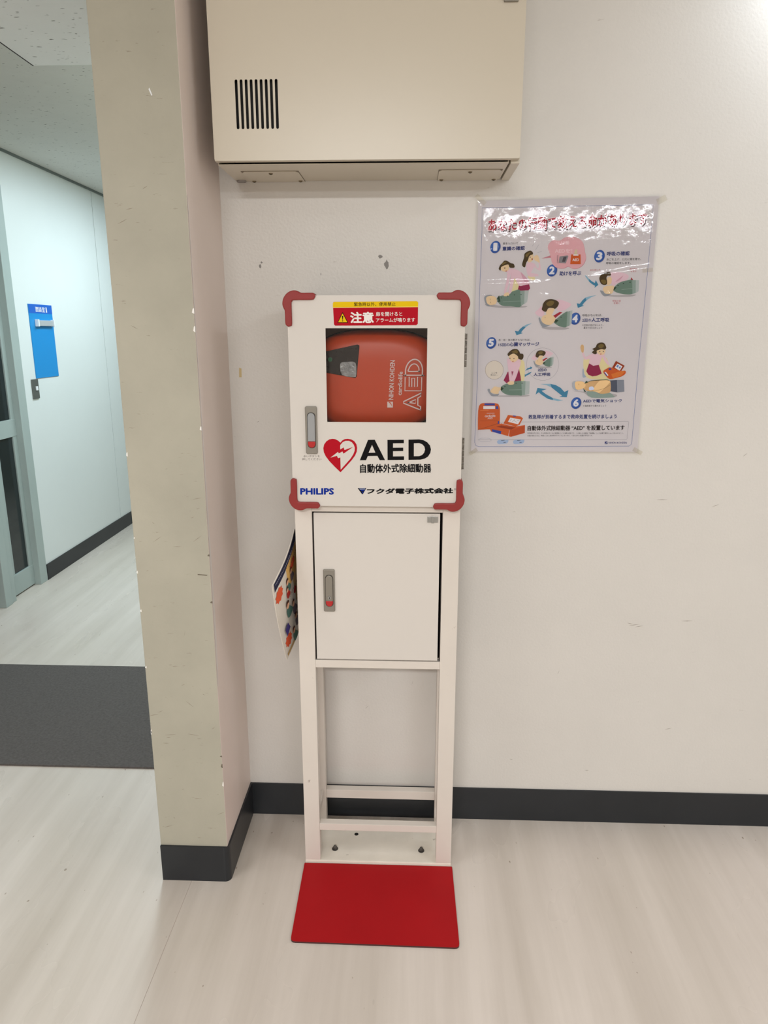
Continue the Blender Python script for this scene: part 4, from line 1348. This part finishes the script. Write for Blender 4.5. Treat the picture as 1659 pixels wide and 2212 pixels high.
p.poly(R2([(970, 1442), (1022, 1370), (1112, 1420), (1062, 1502)]), I_PAPER)
p.poly(R2([(1000, 1425), (1024, 1392), (1050, 1408), (1026, 1444)]), I_BALL2)
p.poly(R2([(1044, 1450), (1062, 1420), (1084, 1432), (1066, 1464)]), I_BALL2)
p.blob(R2([(768, 1510), (830, 1462), (900, 1440), (1075, 1500), (1160, 1500), (1165, 1550), (1092, 1602), (942, 1642), (870, 1642), (800, 1572)]), I_OR)
p.poly(R2([(908, 1560), (1100, 1500), (1160, 1512), (1090, 1590), (940, 1634)]), ink('device_mid', (226, 130, 54)))
p.poly(R2([(782, 1530), (812, 1518), (862, 1580), (830, 1600)]), I_PAPER)
p.poly(R2([(782, 1532), (796, 1528), (842, 1590), (830, 1600)]), I_HB)
p.poly(R2([(860, 1460), (905, 1455), (915, 1480), (875, 1490)]), I_HB)
p.blob(R4([(560, 380), (700, 382), (800, 420), (960, 400), (1030, 450), (1030, 482), (640, 486)]), I_GRN2)
p.poly(R4([(960, 180), (1100, 172), (1105, 392), (970, 372)]), I_JEAN)
p.poly(R4([(1095, 172), (1220, 170), (1228, 380), (1100, 394)]), I_JEAN2)
p.blob(R4([(560, 225), (640, 180), (900, 165), (960, 182), (900, 190), (640, 200)]), I_GRND)
p.blob(R4([(490, 255), (560, 222), (640, 190), (830, 177), (955, 182), (982, 232), (976, 380), (900, 412), (800, 417), (700, 377), (580, 372), (500, 322)]), I_SKIN2)
p.blob(R4([(298, 222), (350, 192), (352, 240), (348, 322), (402, 346), (370, 362), (308, 322)]), I_GH)
p.blob(R4([(342, 230), (382, 198), (482, 202), (532, 242), (522, 302), (432, 342), (362, 332)]), I_SKIN2)
p.poly(R4([(512, 242), (546, 185), (582, 212)]), I_GRND)
p.poly(R4([(492, 322), (545, 382), (508, 378)]), I_GRND)
p.blob(R4([(600, 300), (660, 288), (684, 340), (602, 352)]), ink('pad_pale', (190, 200, 226)))
for k in range(8):
    t0, t1 = k / 8, (k + 1) / 8
    q = lambda t: R4((640 + 330 * t, 350 + 60 * t * (1 - t) - 90 * t * t))
    p.line(q(t0), q(t1), 0.35, I_TXT)
p.line(R4((408, 240)), R4((418, 262)), 0.5, I_TXT)
p.build('illustration', poster, 'woman using the AED on a man with bared chest')

# devices at the bottom left
p = Print(on_wall)
p.blob(R3([(142, 1040), (148, 720), (180, 612), (260, 585), (470, 590), (522, 632), (538, 720), (530, 1000), (492, 1052), (320, 1056), (160, 1062)]), I_OR)
p.poly(R3([(240, 640), (450, 640), (450, 690), (240, 692)]), I_PAPER)
p.poly(R3([(260, 590), (447, 592), (445, 626), (260, 626)]), I_HB)
p.poly(R3([(465, 645), (500, 640), (507, 690), (465, 692)]), I_HB)
p.line(R3((185, 905)), R3((505, 902)), 0.5, I_OR2)
p.line(R3((185, 718)), R3((335, 714)), 0.5, ink('device_light', (240, 160, 90)))
p.poly(R3([(500, 910), (522, 905), (520, 955), (498, 960)]), I_HB)
p.text('cardiolife', R3((268, 795)), R3((456, 790)), R3((268, 838)), I_PAPER, 0.01)
p.text('AED', R3((318, 840)), R3((410, 838)), R3((314, 872)), I_PAPER, 0.0)
p.line(R3((300, 768)), R3((440, 766)), 0.9, I_PAPER)
p.build('illustration', poster, 'upright orange device with blue handle')
p = Print(on_wall)
p.poly(R3([(600, 952), (680, 800), (900, 822), (950, 856), (892, 972), (822, 1004)]), I_OR)
p.poly(R3([(680, 920), (722, 845), (912, 880), (862, 966)]), I_PAPER)
for q in (((715, 900), (750, 868)), ((760, 920), (800, 880)), ((790, 900), (840, 930)), ((840, 895), (880, 900))):
    p.line(R3(q[0]), R3(q[1]), 0.5, I_GREY)
p.poly(R3([(770, 806), (822, 812), (820, 828), (770, 822)]), I_HB)
p.poly(R3([(358, 1050), (470, 985), (560, 950), (700, 985), (830, 1004), (985, 978), (982, 1120), (732, 1190), (560, 1142), (378, 1095)]), I_OR)
p.poly(R3([(560, 985), (820, 1022), (740, 1060), (470, 1010)]), I_OR2)
p.poly(R3([(700, 1078), (985, 985), (982, 1120), (732, 1190)]), ink('device_mid2', (200, 84, 34)))
p.poly(R3([(392, 1052), (562, 1088), (552, 1142), (398, 1096)]), I_HB)
p.line(R3((705, 1075)), R3((690, 1180)), 0.7, I_PAPER)
p.build('illustration', poster, 'opened orange device lying flat')
p = Print(on_wall)
p.ring([R3((270 + 118 * math.cos(t * math.pi / 12), 1245 + 36 * math.sin(t * math.pi / 12))) for t in range(24)], 0.5, ink('cable_grey', (176, 176, 190)))
p.line(R3((380, 1240)), R3((980, 1246)), 0.4, ink('cable_grey', (176, 176, 190)))
for x in (0, 285):
    p.blob(R3([(490 + x, 1262), (560 + x, 1242), (660 + x, 1244), (690 + x, 1256), (660 + x, 1306), (560 + x, 1318), (500 + x, 1312)]), ink('pad_pale2', (176, 196, 224)))
    p.line(R3((560 + x, 1256)), R3((620 + x, 1250)), 0.8, I_TXT)
    p.line(R3((600 + x, 1292)), R3((640 + x, 1286)), 0.8, I_TXT)
p.build('illustration', poster, 'pale blue pads with cable')

# clear laminate with creases
NX, NY = 90, 130
rnd = random.Random(5)
waves = [(rnd.uniform(8, 60), rnd.uniform(8, 70), rnd.uniform(0, 6.28)) for _ in range(16)]
bm = bmesh.new()
grid = []
fc = [(1030, 431), (1427, 421), (1379, 979), (1014, 978)]
for j in range(NY + 1):
    row = []
    v = j / NY
    for i in range(NX + 1):
        u = i / NX
        top = Vector(fc[0]).lerp(Vector(fc[1]), u)
        bot = Vector(fc[3]).lerp(Vector(fc[2]), u)
        q = top.lerp(bot, v)
        x, z = apply_h(H_SHEET, q)
        w = sum(math.sin(a * u + b_ * v + c_) for a, b_, c_ in waves) / 16
        hgt = 0.0030 + 0.0006 * w * (0.05 + 1.3 * math.exp(-((v - 0.05) / 0.06) ** 2))
        # horizontal fold marks where the sheet was once folded
        vf = 0.335 - 0.055 * max(0.0, (u - 0.45) / 0.55)
        hgt += 0.0011 * math.exp(-((v - vf) / 0.010) ** 2) * (0.6 + 0.4 * math.sin(9 * u))
        hgt += 0.0006 * math.exp(-((v - 0.385) / 0.014) ** 2) * (0.5 + 0.5 * math.sin(17 * u + 1))
        edge = min(u, 1 - u, v, 1 - v)
        hgt = 0.0022 + (hgt - 0.0022) * min(1, edge / 0.03)
        row.append(bm.verts.new((x, -max(hgt, 0.0016 + 0.0052 * 0.08), z)))
    grid.append(row)
for j in range(NY):
    for i in range(NX):
        bm.faces.new((grid[j][i], grid[j + 1][i], grid[j + 1][i + 1], grid[j][i + 1]))
bmesh.ops.recalc_face_normals(bm, faces=bm.faces)
obj('laminate_film', bm, M_FILM, poster, smooth=True)
for (px_, py_, w_, h_, a) in ((1038, 432, 26, 9, -0.7), (1428, 432, 20, 12, 0.5), (1398, 584, 22, 8, 0.1), (1022, 975, 20, 8, 0.6), (1376, 974, 22, 9, -0.5)):
    cx, cz = apply_h(H_SHEET, (px_, py_))
    w_, h_ = w_ * 0.00115, h_ * 0.00115
    ca, sa = math.cos(a), math.sin(a)
    bm = bmesh.new()
    prism(bm, [(cx + ca * dx - sa * dz, cz + sa * dx + ca * dz) for dx, dz in ((-w_ / 2, -h_ / 2), (w_ / 2, -h_ / 2), (w_ / 2, h_ / 2), (-w_ / 2, h_ / 2))], -0.0050, -0.0046)
    obj('tape', bm, M_TAPE, poster)

# ------------------------------------------------------------------ leaflet hanging off the stand's left side
TR, TL, BL = Vector((-0.2870, -0.150, 0.9344)), Vector((-0.3147, -0.320, 0.8422)), Vector((-0.3111, -0.190, 0.5951))
BR = TR + BL - TL
leaf = thing('leaflet', 'colourful first aid leaflet hanging off the left side of the stand', 'leaflet', (-0.295, -0.15, 0.6))
NRM = (TR - TL).cross(BL - TL).normalized()
if NRM.y > 0:
    NRM = -NRM


def on_leaf(q, h):
    u, v = q
    base = TL + (TR - TL) * u + (BL - TL) * v
    bend = -0.004 * math.sin(math.pi * min(max(v, 0), 1)) * (1 - u) + 0.006 * math.sin(math.pi * u)
    return base + NRM * (h + bend)


bm = bmesh.new()
N = 14
front = [[bm.verts.new(on_leaf((i / N, j / N), 0.0)) for i in range(N + 1)] for j in range(N + 1)]
back = [[bm.verts.new(on_leaf((i / N, j / N), -0.0012)) for i in range(N + 1)] for j in range(N + 1)]
for j in range(N):
    for i in range(N):
        bm.faces.new((front[j][i], front[j + 1][i], front[j + 1][i + 1], front[j][i + 1]))
        bm.faces.new((back[j][i], back[j][i + 1], back[j + 1][i + 1], back[j + 1][i]))
for k in range(N):
    bm.faces.new((front[0][k], front[0][k + 1], back[0][k + 1], back[0][k]))
    bm.faces.new((front[N][k], back[N][k], back[N][k + 1], front[N][k + 1]))
    bm.faces.new((front[k][0], back[k][0], back[k + 1][0], front[k + 1][0]))
    bm.faces.new((front[k][N], front[k + 1][N], back[k + 1][N], back[k][N]))
bmesh.ops.recalc_face_normals(bm, faces=bm.faces)
obj('sheet', bm, mat('leaflet_paper', (226, 218, 206), 0.35, spec=0.4), leaf, smooth=False)


def dense(pts, n=10):
    out = []
    for i in range(len(pts)):
        a, b_ = Vector(pts[i]), Vector(pts[(i + 1) % len(pts)])
        out += [tuple(a.lerp(b_, k / n)) for k in range(n)]
    return out


class LeafPrint(Print):
    """shapes on the bent sheet are filled as small strips so that they follow the bend"""

    def patch(self, u0, u1, v0, v1, m, n=12):
        self.h += 1
        hh = self.h * self.step
        i0 = len(self.v)
        for j in range(n + 1):
            for i in range(n + 1):
                self.v.append(on_leaf((u0 + (u1 - u0) * i / n, v0 + (v1 - v0) * j / n), hh))
        for j in range(n):
            for i in range(n):
                k = i0 + j * (n + 1) + i
                self.f.append((k, k + 1, k + n + 2, k + n + 1))
                self.mi.append(self.slot(m))


L_NAVY, L_TAN, L_OR, L_RED = ink('leaf_navy', (38, 40, 66)), ink('leaf_tan', (220, 176, 104)), ink('leaf_orange', (222, 92, 56)), ink('leaf_red', (176, 52, 46))
L_GRN, L_SKN, L_HAIR, L_PUR, L_GREY = ink('leaf_green', (84, 118, 108)), ink('leaf_skin', (226, 174, 142)), ink('leaf_hair', (74, 40, 32)), ink('leaf_purple', (66, 56, 118)), ink('leaf_grey', (112, 100, 108))
p = LeafPrint(on_leaf, 0.00012)
p.patch(0.04, 1.0, 0.015, 0.115, L_NAVY)
p.build('header_band', leaf)
p = LeafPrint(on_leaf, 0.00012)
p.h = 3
for k in range(30):
    u = 0.08 + 0.029 * k
    p.line((u, 0.052), (u + 0.020, 0.050 + 0.004 * (k % 3)), 0.012, ink('leaf_band_mark', (150, 150, 168)))
for v, u0 in ((0.135, 0.50), (0.40, 0.24), (0.62, 0.55), (0.70, 0.58)):
    for k in range(12):
        p.line((u0 + 0.035 * k, v), (u0 + 0.035 * k + 0.026, v + 0.005 * (k % 2)), 0.010, ink('leaf_mark', (84, 72, 66)))
p.build('print_marks', leaf)['kind'] = 'stuff'
p = LeafPrint(on_leaf, 0.00012)
p.patch(0.42, 0.99, 0.105, 0.36, L_TAN)
p.patch(0.60, 0.99, 0.36, 0.66, ink('leaf_tan2', (212, 178, 130)))
p.patch(0.05, 0.99, 0.95, 0.985, ink('leaf_tan3', (196, 164, 112)))
p.build('colour_field', leaf)


def star(cu, cv, ru, rv, m, p, n=9):
    pts = []
    for k in range(2 * n):
        a = math.pi * k / n
        r = 1.0 if k % 2 == 0 else 0.78
        pts.append((cu + ru * r * math.cos(a), cv + rv * r * math.sin(a)))
    p.poly(pts, m)


def person(p, u, v, s, shirt):
    p.blob([(u - 0.05 * s, v + 0.16 * s), (u - 0.06 * s, v + 0.06 * s), (u + 0.02 * s, v + 0.03 * s), (u + 0.08 * s, v + 0.08 * s), (u + 0.13 * s, v + 0.15 * s), (u + 0.05 * s, v + 0.18 * s)], shirt)
    p.blob([(u - 0.045 * s, v), (u, v - 0.035 * s), (u + 0.045 * s, v), (u + 0.03 * s, v + 0.045 * s), (u - 0.03 * s, v + 0.045 * s)], L_SKN)
    p.blob([(u - 0.055 * s, v + 0.005 * s), (u - 0.03 * s, v - 0.045 * s), (u + 0.04 * s, v - 0.04 * s), (u + 0.05 * s, v - 0.005 * s), (u, v - 0.015 * s)], L_HAIR)


for q in ((0.14, 0.22, 0.12, 0.085), (0.66, 0.20, 0.12, 0.050), (0.16, 0.84, 0.11, 0.075)):
    p = LeafPrint(on_leaf, 0.00012)
    p.h = 5
    star(*q, L_OR, p)
    p.build('starburst', leaf)
p = LeafPrint(on_leaf, 0.00012)
p.h = 8
for (u, v, s, c) in ((0.40, 0.25, 0.75, L_GRN), (0.56, 0.22, 0.7, L_GREY), (0.36, 0.32, 0.6, L_RED), (0.30, 0.47, 0.9, L_GRN), (0.46, 0.57, 0.8, L_GREY), (0.46, 0.74, 0.75, L_GREY), (0.32, 0.83, 0.8, L_GRN), (0.54, 0.76, 0.6, L_OR)):
    person(p, u, v, s, c)
p.poly([(0.10, 0.66), (0.20, 0.63), (0.24, 0.72), (0.12, 0.76)], L_PUR)
p.build('illustration', leaf)
for (u, v) in ((0.60, 0.50), (0.76, 0.47), (0.90, 0.44)):
    p = LeafPrint(on_leaf, 0.00012)
    p.h = 10
    p.blob([(u - 0.055, v), (u, v - 0.04), (u + 0.055, v), (u, v + 0.04)], L_RED)
    p.build('red_dot', leaf)
